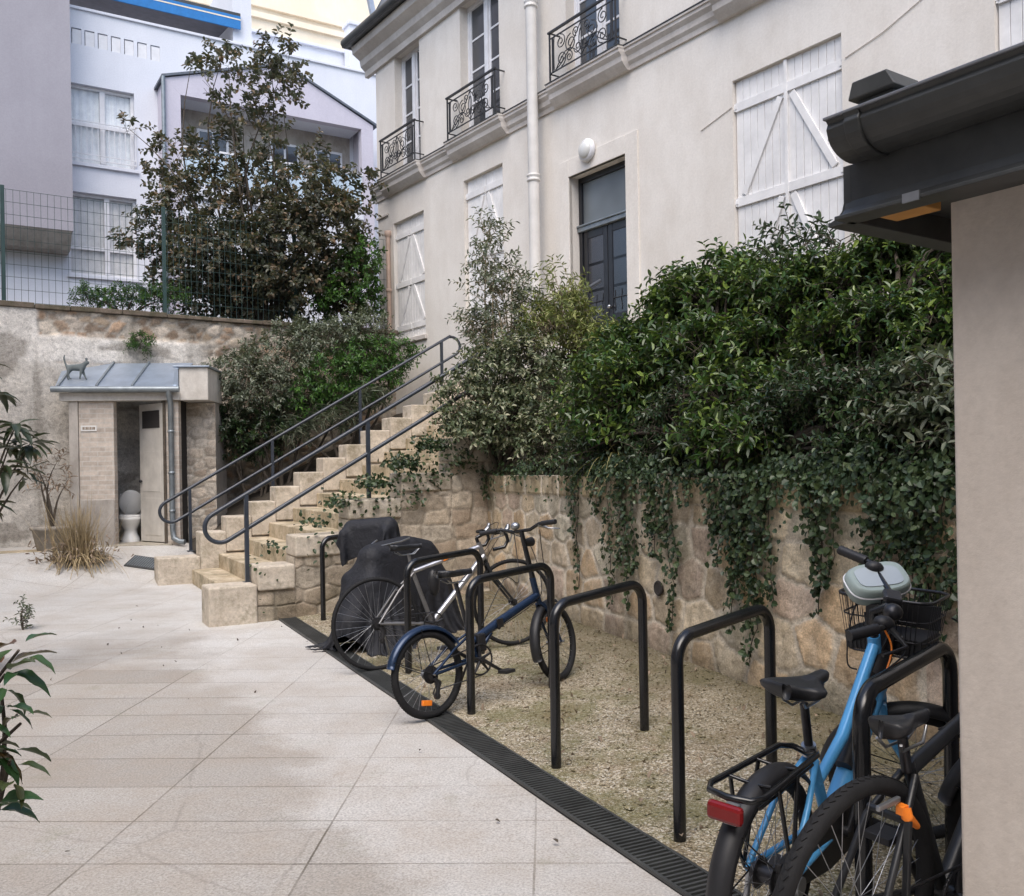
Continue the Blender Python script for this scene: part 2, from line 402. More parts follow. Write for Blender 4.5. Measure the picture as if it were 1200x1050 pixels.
foliage('leaf_ivy', (.009, .021, .008), (.030, .055, .020), (.095, .13, .055), .42, .18)
foliage('leaf_loquat', (.014, .022, .014), (.035, .05, .022), (.09, .055, .035), .4, .15)
foliage('leaf_photinia', (.02, .055, .022), (.045, .10, .035), (.13, .025, .018), .3, .2)
foliage('leaf_strap', (.10, .11, .04), (.30, .27, .11), (.45, .40, .20), .6, .3)
attr_stone('rubble_wall', .92, .55); attr_stone('rubble_back', .95, .7)
stone('step_stone', (.38, .30, .195), (.62, .525, .39), (.12, .105, .05), .53, 4.0)
stone('cheek_stone', (.42, .36, .285), (.66, .585, .485), (.15, .13, .075), .57, 4.5)
stone('coping_stone', (.13, .10, .08), (.24, .19, .15), (.06, .06, .03), .5, 5)
stone('flag_stone', (.30, .27, .22), (.44, .40, .33))
def brickmat():
    t = NT('pale_brick'); v = t.coord(); b = t.n('ShaderNodeTexBrick'); mp = t.n('ShaderNodeMapping'); mp.inputs['Rotation'].default_value = (R(90), 0, 0)
    t.l(v, mp.inputs[0]); t.l(mp.outputs[0], b.inputs['Vector']); b.inputs['Scale'].default_value = 1.0; b.inputs['Brick Width'].default_value = .23; b.inputs['Row Height'].default_value = .075
    b.inputs['Mortar Size'].default_value = .008; b.inputs['Color1'].default_value = (.60, .525, .45, 1); b.inputs['Color2'].default_value = (.47, .405, .345, 1); b.inputs['Mortar'].default_value = (.56, .52, .47, 1)
    col = t.mix(.5, b.outputs['Color'], t.ramp(t.noise(v, 9, 6, .7), [(.3, .45), (.65, 1.15)]), 'MULTIPLY'); t.bump(b.outputs['Fac'], -.5, .006); M['pale_brick'] = t.set(col, .9, 0, .2)
brickmat()
def paving():
    t = NT('paving'); v = t.coord(); mp = t.n('ShaderNodeMapping'); mp.inputs['Rotation'].default_value = (0, 0, R(2.0)); mp.inputs['Location'].default_value = (.06, .34, 0); t.l(v, mp.inputs[0])
    wob = t.n('ShaderNodeTexNoise'); wob.inputs['Scale'].default_value = 1.4; wob.inputs['Detail'].default_value = 5; t.l(v, wob.inputs['Vector'])
    vv = t.mix(.012, mp.outputs[0], wob.outputs['Color'], 'ADD')
    b = t.n('ShaderNodeTexBrick'); b.offset = .0; b.squash = 1; t.l(vv, b.inputs['Vector']); b.inputs['Scale'].default_value = 1.0
    b.inputs['Brick Width'].default_value = .92; b.inputs['Row Height'].default_value = .45; b.inputs['Mortar Size'].default_value = .0055; b.inputs['Mortar Smooth'].default_value = .35
    b.inputs['Color1'].default_value = (.315, .29, .258, 1); b.inputs['Color2'].default_value = (.385, .36, .325, 1); b.inputs['Mortar'].default_value = (.12, .105, .085, 1)
    # joints worn away in places, repaired areas in smoother, paler cement
    worn = t.ramp(t.noise(v, .8, 5, .7), [(.46, 0.0), (.62, .75)])
    slab = t.n('ShaderNodeTexBrick'); slab.offset = 0; t.l(vv, slab.inputs['Vector']); slab.inputs['Scale'].default_value = 1.0; slab.inputs['Brick Width'].default_value = .92; slab.inputs['Row Height'].default_value = .45
    slab.inputs['Mortar Size'].default_value = 0; slab.inputs['Color1'].default_value = (.315, .29, .258, 1); slab.inputs['Color2'].default_value = (.385, .36, .325, 1)
    col = t.mix(worn, b.outputs['Color'], slab.outputs['Color'])
    sep = t.n('ShaderNodeSeparateXYZ'); t.l(v, sep.inputs[0])
    # pale repair strip beside the channel: distance to the line of the drain, ragged edge
    dist = t.math('ADD', t.math('MULTIPLY', sep.outputs[0], -.899), t.math('MULTIPLY', sep.outputs[1], -.438))
    dist = t.math('ADD', dist, 2.03)
    edge = t.math('SUBTRACT', dist, t.math('MULTIPLY', t.math('SUBTRACT', t.noise(v, .9, 5, .65), .5), 1.6))
    pm = t.ramp(t.math('MULTIPLY', edge, .5), [(.43, 1.0), (.55, 0.0)])
    col = t.mix(t.math('MULTIPLY', pm, .55), col, (.55, .535, .51))
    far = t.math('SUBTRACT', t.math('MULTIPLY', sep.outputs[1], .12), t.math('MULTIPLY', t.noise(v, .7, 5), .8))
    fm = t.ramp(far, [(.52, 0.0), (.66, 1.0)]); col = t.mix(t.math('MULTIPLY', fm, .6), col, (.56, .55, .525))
    jm = t.math('MULTIPLY', b.outputs['Fac'], t.ramp(t.noise(v, 1.3, 5, .7), [(.40, 0.0), (.55, 1.0)])); col = t.mix(t.math('MULTIPLY', jm, .45), col, (.17, .15, .12))
    sp = t.noise(v, 95, 3, .8); col = t.mix(.55, col, t.ramp(sp, [(.36, .42), (.52, 1.0), (.68, 1.45)]), 'MULTIPLY')
    vo = t.n('ShaderNodeTexVoronoi'); vo.inputs['Scale'].default_value = 60; t.l(v, vo.inputs['Vector'])
    col = t.mix(.22, col, t.ramp(vo.outputs['Distance'], [(.1, .55), (.5, 1.2)]), 'MULTIPLY')
    dirt = t.ramp(t.noise(v, 1.7, 8, .76), [(.42, 0.0), (.66, 1.0)]); col = t.mix(t.math('MULTIPLY', dirt, .36), col, (.30, .235, .17))
    spots = t.ramp(t.noise(v, 7.5, 3, .6), [(.70, 0.0), (.76, 1.0)]); col = t.mix(t.math('MULTIPLY', spots, .35), col, (.16, .13, .10))
    cr = t.n('ShaderNodeTexVoronoi', feature='DISTANCE_TO_EDGE'); cr.inputs['Scale'].default_value = .38
    t.l(t.mix(.22, v, wob.outputs['Color'], 'ADD'), cr.inputs['Vector'])
    cm = t.math('MULTIPLY', t.ramp(cr.outputs['Distance'], [(0, 1.0), (.0035, 0.0)]), t.ramp(t.noise(v, .7, 3), [(.46, 0.0), (.54, 1.0)])); col = t.mix(t.math('MULTIPLY', cm, .28), col, (.13, .11, .09))
    gm = t.ramp(t.noise(v, 2.1, 7, .78), [(.58, 0.0), (.68, 1.0)]); col = t.mix(t.math('MULTIPLY', gm, .3), col, (.20, .20, .13))
    rust = t.ramp(t.noise(v, 2.6, 5, .7), [(.68, 0.0), (.75, 1.0)]); col = t.mix(t.math('MULTIPLY', rust, .4), col, (.40, .22, .12))
    h = t.math('ADD', t.math('MULTIPLY', sp, .5), t.math('MULTIPLY', b.outputs['Fac'], -1.5)); t.bump(h, .3, .006)
    M['paving'] = t.set(col, t.ramp(t.noise(v, 1.2, 4), [(.35, .62), (.65, .88)]), 0, .3)
paving()
def gravel():
    t = NT('gravel'); v = t.coord(); vo = t.n('ShaderNodeTexVoronoi'); vo.inputs['Scale'].default_value = 105; t.l(v, vo.inputs['Vector'])
    hue = t.n('ShaderNodeSeparateColor'); t.l(vo.outputs['Color'], hue.inputs[0])
    col = t.ramp(hue.outputs[0], [(0, (.16, .13, .085)), (.45, (.46, .385, .26)), (.8, (.68, .595, .45)), (1, (.84, .79, .68))])
    col = t.mix(.6, col, t.ramp(vo.outputs['Distance'], [(.1, 1.1), (.6, .35)]), 'MULTIPLY')
    m = t.ramp(t.noise(v, 1.35, 7, .78), [(.47, 0.0), (.58, 1.0)]); col = t.mix(t.math('MULTIPLY', m, .66), col, t.mix(t.noise(v, 40, 3), (.075, .08, .03), (.21, .195, .085)))
    d = t.ramp(t.noise(v, 2.4, 6, .7), [(.5, 0.0), (.66, 1.0)]); col = t.mix(t.math('MULTIPLY', d, .5), col, (.17, .115, .065))
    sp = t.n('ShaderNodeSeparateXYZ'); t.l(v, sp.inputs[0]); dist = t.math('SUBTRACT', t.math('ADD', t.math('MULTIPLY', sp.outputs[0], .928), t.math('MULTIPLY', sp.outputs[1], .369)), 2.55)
    wall_foot_dark = t.ramp(t.math('ADD', dist, t.math('MULTIPLY', t.math('SUBTRACT', t.noise(v, 1.1, 6, .7), .5), 1.9)), [(.05, 0.0), (.95, 1.0)]); col = t.mix(t.math('MULTIPLY', wall_foot_dark, .68), col, t.mix(t.noise(v, 30, 4, .8), (.055, .048, .026), (.17, .14, .08)))  # shade near the retaining wall painted into the gravel colour, ragged edge
    t.bump(t.math('SUBTRACT', 1.0, vo.outputs['Distance']), .8, .012); M['gravel'] = t.set(col, .95, 0, .2)
gravel()
def cover():
    t = NT('tarpaulin'); v = t.coord(); f = t.noise(v, 5, 6, .62, .8); w = t.noise(v, 17, 4, .6, 1.2)
    t.bump(t.math('ADD', t.math('ADD', f, t.math('MULTIPLY', w, .35)), t.math('MULTIPLY', t.noise(v, 260, 2), .03)), .55, .035); M['tarpaulin'] = t.set(t.ramp(f, [(.3, (.008, .009, .012)), (.7, (.02, .021, .027))]), t.ramp(f, [(.3, .58), (.7, .8)]), 0, .35)
cover()
# ------------------------------------------------------------------ the setting: paving, gravel, banks
G0 = np.array([.6, 3.4]); GD = np.array([-.438, .899]); GN = np.array([.899, .438])      # drain line: left edge point, direction, normal towards the bikes
STA = np.array([-3.12, 9.39]); E1 = unit(.882, .472); E2 = unit(-.472, .882)              # foot of the stair
BWP = (-8.05, 14.57); BWD = unit(.83, .558)                                                # back wall
FC = (-2.66, 18.91); FD = unit(.58, -.8147)                                                # facade corner, direction towards the camera
RWP = np.array([-.45, 11.35]); RWD = unit(1.3, -3.27)                                      # retaining wall
def sstep(x): x = np.clip(x, 0, 1); return x*x*(3-2*x)
def ground_z(x, y):
    q = -.5*(x+4.92) + .87*(y-12.8); return .43*sstep((q+.1)/1.9)
def ramp_z(x, y):                                             # gravel rises gently from the drain to the wall
    return .045*np.maximum(0, (x-G0[0])*GN[0] + (y-G0[1])*GN[1] - .18)
xs = np.concatenate([[-60, -30, -18], np.arange(-13, 4.01, .2), [8, 14, 30, 60]]); ys = np.concatenate([[-40, -15, -6], np.arange(-2, 19.01, .2), [24, 40, 70]])
X, Y = np.meshgrid(xs, ys); Z = ground_z(X, Y) + .012*(fbm(X*.7, Y*.7, 5)-.5)*(Y > 1)
npmesh('courtyard_paving', np.stack([X.ravel(), Y.ravel(), Z.ravel()], 1), gridF(len(xs), len(ys)), M['paving'], smooth=True, kind='structure')
# gravel bed between drain and retaining wall, from the stair to behind the near building
u = np.arange(-3.5, 8.4, .06); w = np.arange(.19, 3.6, .06); U, W = np.meshgrid(u, w)
GX = G0[0] + GD[0]*U + GN[0]*W; GY = G0[1] + GD[1]*U + GN[1]*W
GZ = .012 + .045*(W-.18) + .022*(fbm(GX*1.5, GY*1.5, 3)-.45) + .012*(fbm(GX*9, GY*9, 8, 2)-.4)
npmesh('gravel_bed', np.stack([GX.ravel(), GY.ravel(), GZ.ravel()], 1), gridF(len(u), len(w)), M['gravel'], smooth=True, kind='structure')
# loose stones lying on the gravel
rg = np.random.default_rng(4); n = 7000; uu = rg.uniform(-2.5, 7.0, n); ww = .24 + rg.uniform(0, 1, n)**.8*2.2
px_ = G0[0]+GD[0]*uu+GN[0]*ww; py_ = G0[1]+GD[1]*uu+GN[1]*ww; sz = rg.uniform(.004, .012, n)*rg.choice([.8, 1.0, 1.5], n, p=[.5, .4, .1])
oc = np.array([[1,0,0],[-1,0,0],[0,1,0],[0,-1,0],[0,0,1],[0,0,-1]]); of = np.array([[0,2,4],[2,1,4],[1,3,4],[3,0,4],[2,0,5],[1,2,5],[3,1,5],[0,3,5]])
pz_ = .018 + .045*(ww-.18) + .022*(fbm(px_*1.5, py_*1.5, 3)-.45) + .012*(fbm(px_*9, py_*9, 8, 2)-.4)
V = np.stack([px_, py_, pz_], 1)[:, None] + oc[None]*sz[:, None, None]*rg.uniform(.6, 1.4, (n, 6, 1))*np.array([1, 1, .6])
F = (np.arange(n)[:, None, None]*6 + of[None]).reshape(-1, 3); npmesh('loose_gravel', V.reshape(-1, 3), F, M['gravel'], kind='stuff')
# drain: channel and slotted grate
dr = thing('drain_grate', 'long dark slotted drain grate running along the edge of the gravel bed', 'drain', (G0[0], G0[1], 0), math.atan2(GD[1], GD[0]))
mb = MB(); mb.box(-3.3, 7.45, -.185, 0, -.02, .006); mb.build('channel', M['rubber'], dr)
mb = MB()
for y in (-.185, -.012): mb.box(-3.3, 7.45, y, y+.014, .007, .019)
for i in range(int(10.7/.03)): x = -3.3 + i*.03; mb.box(x, x+.0125, -.170, -.013, .007, .017)
mb.build('slotted_cover', M['zinc_dark'], dr)
# planted soil: bank behind the retaining wall, bank left of the stair, upper terrace beyond the back wall
def sheet(name, fn, us, vs, mat, kind='structure'):
    Ug, Vg = np.meshgrid(us, vs); P = fn(Ug, Vg); return npmesh(name, np.stack([a.ravel() for a in P], 1), gridF(len(us), len(vs)), mat, smooth=True, kind=kind)
def bankfn(s, v):      # s along retaining wall, v 0..1 from wall to facade
    x0 = RWP[0]+RWD[0]*s + .1; y0 = RWP[1]+RWD[1]*s + .05; t = (x0-FC[0])*FD[0] + (y0-FC[1])*FD[1] + .2
    x1 = FC[0]+FD[0]*t - .03; y1 = FC[1]+FD[1]*t - .02
    return x0*(1-v)+x1*v, y0*(1-v)+y1*v, 1.42 + 1.4*sstep(v*1.15) + .12*(fbm(s*1.7, v*4, 2)-.5)
sheet('planted_bank', bankfn, np.arange(-.2, 11, .25), np.linspace(0, 1, 16), M['soil'])
def bank2(s, v):       # left of the stair: v 0 at cheek wall, 1 at the back wall
    x0 = STA[0]+E1[0]*s+E2[0]*4.2; y0 = STA[1]+E1[1]*s+E2[1]*4.2; t = (x0-BWP[0])*BWD[0]+(y0-BWP[1])*BWD[1]
    x1 = BWP[0]+BWD[0]*t; y1 = BWP[1]+BWD[1]*t
    return x0*(1-v)+x1*v, y0*(1-v)+y1*v, np.maximum(.38, .45 + .5*(s-.9)) + .1*(fbm(s*2, v*3, 6)-.5)
sheet('soil_bank', bank2, np.arange(.75, 5.6, .25), np.linspace(0, 1, 10), M['soil'])
def terr(s, v): return BWP[0]+BWD[0]*s-BWD[1]*v, BWP[1]+BWD[1]*s+BWD[0]*v, 4.18 + 0*s
sheet('upper_terrace', terr, np.array([-14, 0, 3, 6.9]), np.array([.1, 2, 4, 9, 16]), M['soil'])
# landing at the head of the stair
ld = MB(); a = STA + np.array(E1)*5.13
tA = (a[0]-FC[0])*FD[0]+(a[1]-FC[1])*FD[1]
P = [tuple(a)+(2.7,), tuple(a+np.array(E2)*4.26)+(2.7,), (FC[0]+FD[0]*2.2, FC[1]+FD[1]*2.2, 2.7), (FC[0]+FD[0]*9, FC[1]+FD[1]*9, 2.7), tuple(a+np.array(FD)*1.6)+(2.7,)]
ld.prism(P, (0, 0, .176)); ld.build('stair_landing', M['step_stone'], kind='structure')
# ------------------------------------------------------------------ retaining wall behind the bikes
rw = thing('retaining_wall', 'tan rubble stone retaining wall topped with ivy behind the bicycles', 'wall', (RWP[0], RWP[1], 0), math.atan2(RWD[1], RWD[0]))
s = np.arange(0, 9.6, .0165); z = np.concatenate([np.arange(-.05, 1.5, .0165)]); S_, Z_ = np.meshgrid(s, z); sh = S_.shape; S1, Z1 = S_.ravel(), Z_.ravel()
pal = [(.66,.53,.365), (.74,.62,.45), (.56,.46,.335), (.74,.55,.355), (.52,.455,.345), (.66,.52,.41), (.80,.68,.50), (.60,.54,.42)]
c, dd, dep_ = stone_field(S1, Z1, (.19, .31), (.24, .50), pal, 5, .22, .045)
cc, dc, dpc = stone_field(S1, Z1*0+1.36, (.3, .31), (.32, .62), [(.50,.40,.255), (.44,.35,.22), (.50,.42,.30), (.38,.31,.20)], 9, .0, .03)
capm = Z1 > 1.27; c = np.where(capm[:, None], cc, c); dd = np.where(capm, np.minimum(dc, np.abs(Z1-1.27)*1.2+.002), dd); dep_ = np.where(capm, 1.1, dep_)
wid = .03 + .05*fbm(S1*2, Z1*2, 4); m = sstep((dd-wid*.45)/.016)*(.75+.25*sstep((fbm(S1*12, Z1*12, 41)-.35)/.2))
mort = np.array([.76, .67, .54])*(.75+.5*fbm(S1*3, Z1*3, 12))[:, None]
col = mort*(1-m[:, None]) + c*m[:, None]
wall_foot_dark = sstep((.46-Z1+.35*(fbm(S1*1.1, Z1*.8, 21)-.5))/.4); col = .92*col*(1-.62*wall_foot_dark[:, None]) + np.array([.10,.085,.05])*.62*wall_foot_dark[:, None]  # darker towards the foot of the wall, uneven upper edge
strk = sstep((fbm(S1*5, Z1*.7, 31)-.52)/.16); col = col*(1-.35*strk[:, None]) + np.array([.16,.13,.085])*.35*strk[:, None]
depth = .011*m*dep_ + .012*fbm(S1*9, Z1*9, 7) + .010*fbm(S1*22, Z1*22, 19, 2)*m + .05*(fbm(S1*.6, Z1*.6, 14)-.5) - .0*Z1 + np.where(capm, .012, 0)
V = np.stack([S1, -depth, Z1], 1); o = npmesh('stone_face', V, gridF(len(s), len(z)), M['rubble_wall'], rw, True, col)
mb = MB(); mb.box(0, 9.6, .02, .32, -.1, 1.485); mb.build('wall_core', M['cheek_stone'], rw)
mb = MB(); ws, wz = onpl(776, 689, RWP, RWD); mb.torus((ws, -.035, wz), (0, 1, 0), .05, .012, 20, 6); mb.cyl((ws, -.012, wz), (ws, -.042, wz), .047, 18); mb.build('weep_hole', M['room_dark'], rw)
# ------------------------------------------------------------------ the stair
st = thing('stone_staircase', 'wide ochre stone staircase with stepped cheek blocks climbing to the old house', 'stairs', (STA[0], STA[1], 0), math.atan2(E1[1], E1[0]))
rs = random.Random(3)
for k in range(14):
    s0 = .45 + .36*k; zt = .205*(k+1); mb = MB(); x1 = s0+.36+(.02 if k < 13 else .25)
    # the tread slab overhangs its riser a little
    cuts = [.41, .41+rs.uniform(.9, 1.4), .41+rs.uniform(2.0, 2.5), 3.85]
    for a, b in zip(cuts, cuts[1:]):
        j = rs.uniform(-.004, .004); mb.box(s0+.008+j, x1, a+.001, b-.001, -.2 if k < 1 else zt-.45, zt+rs.uniform(-.004, .003))
    mb.build('step', M['step_stone'], st, .012)
for k in range(13):                                # stepped cheek on the left: one block to a step
    s0, s1, zt = (0, .575, .39) if k == 0 else (.575+.36*(k-1), .575+.36*k, .72+.2075*(k-1))
    j = rs.uniform(-.012, .012); mb = MB(); mb.box(s0+.001, s1-.001, 3.86+j, 4.26, -.25 if k < 2 else zt-.5, zt+rs.uniform(-.006, .006)); mb.build('cheek_block', M['cheek_stone'], st, .018)
    if k > 1: mb = MB(); mb.box(s0+.002, s1-.002, 3.89, 4.24, -.2, zt-.504); mb.build('cheek_block', M['cheek_stone'], st, .014)
CH = [(0, .50, .395), (.50, .90, .585), (.90, 1.50, .88), (1.50, 2.12, 1.25), (2.12, 2.75, 1.53), (2.75, 3.40, 1.93), (3.40, 4.15, 2.33), (4.15, 5.2, 2.76)]
for k, (s0, s1, zt) in enumerate(CH):              # longer, rougher blocks on the right
    j = rs.uniform(-.02, .012); mb = MB(); h = rs.uniform(.20, .30); mb.box(s0+.002, s1-.002, j, .40, -.25 if k == 0 else zt-h, zt+rs.uniform(-.004, .004)); mb.build('cheek_block', M['cheek_stone'], st, .022, seg=3)
    mb = MB(); mb.box(s0+.004, s1-.004, .08, .39, -.2, zt-h-.004 if k else -.1); mb.build('cheek_core', M['cheek_stone'], st)
ss_ = np.arange(.502, 4.2, .018); tt_ = np.linspace(0, 1, 80); S_, T_ = np.meshgrid(ss_, tt_); topz = np.zeros(S_.shape)
for s0, s1, zt in CH: topz = np.where((S_ >= s0) & (S_ < s1), zt-.12, topz)
Z_ = -.06+(topz+.06)*T_; S1, Z1 = S_.ravel(), Z_.ravel()
c, dd, dp_ = stone_field(S1, Z1, (.15, .25), (.22, .5), [(.52,.445,.35), (.46,.385,.295), (.56,.49,.395), (.43,.345,.26), (.50,.42,.33)], 77, .12, .035)
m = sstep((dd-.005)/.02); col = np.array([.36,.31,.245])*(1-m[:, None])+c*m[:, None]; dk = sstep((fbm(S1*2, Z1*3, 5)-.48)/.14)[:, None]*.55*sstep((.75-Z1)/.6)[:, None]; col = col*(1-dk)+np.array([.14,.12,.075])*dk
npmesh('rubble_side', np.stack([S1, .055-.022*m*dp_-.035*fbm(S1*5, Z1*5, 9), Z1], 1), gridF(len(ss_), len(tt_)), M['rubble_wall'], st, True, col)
# ------------------------------------------------------------------ handrails
def arc(c, r, a0, a1, n, ux, uz): return [tuple(np.array(c) + r*math.cos(a0+(a1-a0)*i/n)*np.array(ux) + r*math.sin(a0+(a1-a0)*i/n)*np.array(uz)) for i in range(n+1)]
def handrail(px, py, length, label, posts, open_top):
    p = gnd(px, py, .39); root = thing('handrail', label, 'handrail', (p[0], p[1], .39), math.atan2(E1[1], E1[0]), 'dark tube handrails of the stone stair')
    sl = .578; d = np.array([1, 0, sl])/math.hypot(1, sl); up = np.array([-sl, 0, 1])/math.hypot(1, sl)
    top = lambda s: np.array([s, 0, .945 + sl*s]); low = lambda s: np.array([s, 0, .575 + sl*s]); rr = .5*.37/math.hypot(1, sl)
    cc = (top(-.22)+low(-.22))/2; pts = [tuple(top(x)) for x in np.linspace(length, -.15, 16)]
    pts += arc(cc-d*.06, rr, PI/2, 3*PI/2, 14, d, up) + [tuple(low(x)) for x in np.linspace(-.05, length, 16)]
    mb = MB()
    if open_top:
        c2 = (top(length)+low(length))/2; pts = pts + arc(c2+d*.02, rr, -PI/2, PI/2, 12, d, up)[1:-1]; mb.tube(pts, .024, 10, closed=True)
    else: mb.tube(pts, .024, 10)
    mb.build('rail', M['rail_metal'], root)
    for s in posts:
        z0 = .0 if s < .4 else (.72+.2075*math.floor((s-.575)/.36)) - .39 + .02
        mb = MB(); t = .945 + sl*s; mb.box(s-.022, s+.022, -.022, .022, min(z0-.45 if s > .4 else 0, t-.9), t-.01); mb.box(s-.05, s+.05, -.05, .05, z0-.01, z0+.008); mb.build('post', M['rail_metal'], root, .004)
handrail(223.5, 645.5, 4.35, 'dark tube handrail on the far left side of the stone stair, looped at both ends', (0, 1.25, 2.7, 4.18), True)
handrail(290, 682.5, 4.6, 'dark tube handrail on the near side of the stone stair, its top lost in shrubs', (0, 1.38, 2.8, 4.2), False)
# ------------------------------------------------------------------ bicycle stands: black hoops
def hoop(px, py, label, gl=None):
    x, y = (px, py) if gl else gnd(px, py)[:2]; dx, dy = unit(.70, .71); L = .77; h = .87; r = .11
    pts = [(0, 0, -.1), (0, 0, .3), (0, 0, h-r-.02)] + [(r-r*math.cos(a), 0, h-r+r*math.sin(a)) for a in np.linspace(0, PI/2, 9)] + [(L*.5, 0, h+.016)] + [(L-r+r*math.sin(a), 0, h+.03-r+r*math.cos(a)) for a in np.linspace(0, PI/2, 9)] + [(L, 0, h-r-.02), (L, 0, .3), (L, 0, -.1)]
    mb = MB(); mb.tube(pts, .027, 16); o = mb.build('bicycle_stand', M['black_metal']); o.location = (x, y, 0); o.rotation_euler = (0, 0, math.atan2(dy, dx)); tag(o, label, 'bike stand', 'black hoop bicycle stands along the drain')
hoop(379, 729, 'farthest black bicycle hoop, beside the stair, half under the black cover')
hoop(479, 792, 'black bicycle hoop with the grey bicycle leaning on it')
hoop(552.5, 840, 'black bicycle hoop with the dark blue small-wheeled bicycle against it')
hoop(652, 903, 'empty black bicycle hoop just right of the dark blue bicycle')
hoop(797, 990, 'empty black bicycle hoop left of the light blue bicycle')
hoop(1.085, 2.90, 'nearest black bicycle hoop, between the light blue and the black bicycles', True)
# ------------------------------------------------------------------ the old house on the right
hs = thing('old_house', 'long cream plastered house with white shutters and black double door above the planted bank', 'house', (FC[0], FC[1], 0), math.atan2(FD[1], FD[0]))
def wall_grid(mb, s0, s1, z0, z1, ops, dep, y=0.0):
    ss = sorted({s0, s1, *[v for o in ops for v in o[:2]]}); zz = sorted({z0, z1, *[v for o in ops for v in o[2:4]]})
    for a, b in zip(ss, ss[1:]):
        for c, d in zip(zz, zz[1:]):
            m, n_ = (a+b)/2, (c+d)/2
            if any(o[0] < m < o[1] and o[2] < n_ < o[3] for o in ops): continue
            mb.quad([(a, y, c), (b, y, c), (b, y, d), (a, y, d)])
    for a, b, c, d in ops:
        e = y+dep
        mb.quad([(a, y, c), (a, y, d), (a, e, d), (a, e, c)]); mb.quad([(b, y, d), (b, y, c), (b, e, c), (b, e, d)])
        mb.quad([(a, y, d), (b, y, d), (b, e, d), (a, e, d)]); mb.quad([(b, y, c), (a, y, c), (a, e, c), (b, e, c)])
ZT = 9.95
SH = [(.65, 1.85, 4.10, 6.45), (3.26, 4.46, 4.05, 6.62), (9.37, 10.90, 3.1, 6.25), (12.55, 14.1, 3.1, 6.25)]
WIN = [(.80, 1.78, 7.34, 9.72), (3.22, 4.42, 7.34, 9.72), (6.18, 7.36, 7.34, 9.72), (9.5, 10.8, 7.34, 9.72)]
DOOR = (6.2, 7.45, 2.88, 5.91)
mb = MB(); wall_grid(mb, 0, 22, 0, ZT, [(a, b, c, d) for a, b, c, d in SH] + WIN + [DOOR], .26)
mb.quad([(0, 9, 0), (0, 0, 0), (0, 0, ZT), (0, 9, ZT)]); mb.quad([(22, 0, 0), (22, 9, 0), (22, 9, ZT), (22, 0, ZT)]); mb.quad([(22, 9, 0), (0, 9, 0), (0, 9, ZT), (22, 9, ZT)])
mb.build('wall', M['facade_plaster'], hs)
# door surround, slightly proud of the wall
mb = MB(); mb.box(7.45, 7.70, -.022, .05, 2.9, 6.17); mb.box(5.97, 6.2, -.022, .05, 2.9, 6.17); mb.box(6.2, 7.45, -.022, .05, 5.91, 6.17); mb.build('door_surround', M['facade_plaster'], hs, .006)
# string course breaking forward under each window
prof = [(0, 7.02), (-.03, 7.02), (-.04, 7.08), (-.075, 7.12), (-.085, 7.19), (-.13, 7.24), (-.13, 7.285), (-.15, 7.29), (-.15, 7.318), (0, 7.325)]
mb = MB(); ss = [(-.12, 0)]
br = [(.42, 2.0), (2.98, 4.7), (5.93, 7.6), (9.2, 11.1)]; ss = [(-.1, 0)]
for a, b in br: ss += [(a, 0), (a+.02, .09), (b-.02, .09), (b, 0)]
ss.append((22, 0)); rings = []
for s_, add in ss: rings.append(mb._v([(s_, (y - add*(min(1, (z-6.98)/.10)) if y < 0 else .02), z) for y, z in prof]))
k = len(prof)
for a, b in zip(rings, rings[1:]):
    for i in range(k-1): mb._f([a+i, b+i, b+i+1, a+i+1])
mb.build('string_course', M['trim_plaster'], hs)
mb = MB()
for (a, ad), (b, bd) in zip(ss, ss[1:]): mb.prism([(a, .0, 7.327), (b, .0, 7.327), (b, -.16-bd, 7.322), (a, -.16-ad, 7.322)], (0, 0, .012))
mb.build('lead_flashing', M['zinc_dark'], hs)
# eaves cornice, gutter, slate roof
prof = [(0, 9.70), (-.06, 9.70), (-.07, 9.82), (-.16, 9.90), (-.18, 10.02), (-.34, 10.12), (-.36, 10.26), (0, 10.27)]
mb = MB(); rings = [mb._v([(s_, y if y < 0 else .02, z) for y, z in prof]) for s_ in (-.36, 22)]
for i in range(len(prof)-1): mb._f([rings[0]+i, rings[1]+i, rings[1]+i+1, rings[0]+i+1])
mb.quad([(-.36, y if y < 0 else .02, z) for y, z in prof][::-1])
mb.box(-.36, -.002, -.0, 9, 10.0, 10.26); mb.build('cornice', M['trim_plaster'], hs)
mb = MB(); mb.tube([(-.5, -.44, 10.36), (22, -.44, 10.30)], .10, 12); mb.box(-.52, 22, -.5, .1, 10.275, 10.33); mb.tube([(-.46, -.44, 10.36), (-.46, 9, 10.36)], .10, 12); mb.build('gutter', M['zinc_dark'], hs)
mb = MB(); mb.prism([(-.3, -.25, 10.34), (.55, .75, 12.6), (.55, 8, 12.6), (-.3, 9, 10.34)], (.06, 0, .03)); mb.prism([(-.3, -.25, 10.34), (22, -.25, 10.34), (22, .75, 12.6), (.55, .75, 12.6)], (0, .06, -.03)); mb.build('mansard_roof', M['slate'], hs)
mb = MB(); mb.box(-.14, -.06, -.16, -.05, 10.3, 12.6, Matrix.Rotation(R(-20), 3, 'Y')); mb.build('roof_hip', M['zinc_light'], hs)
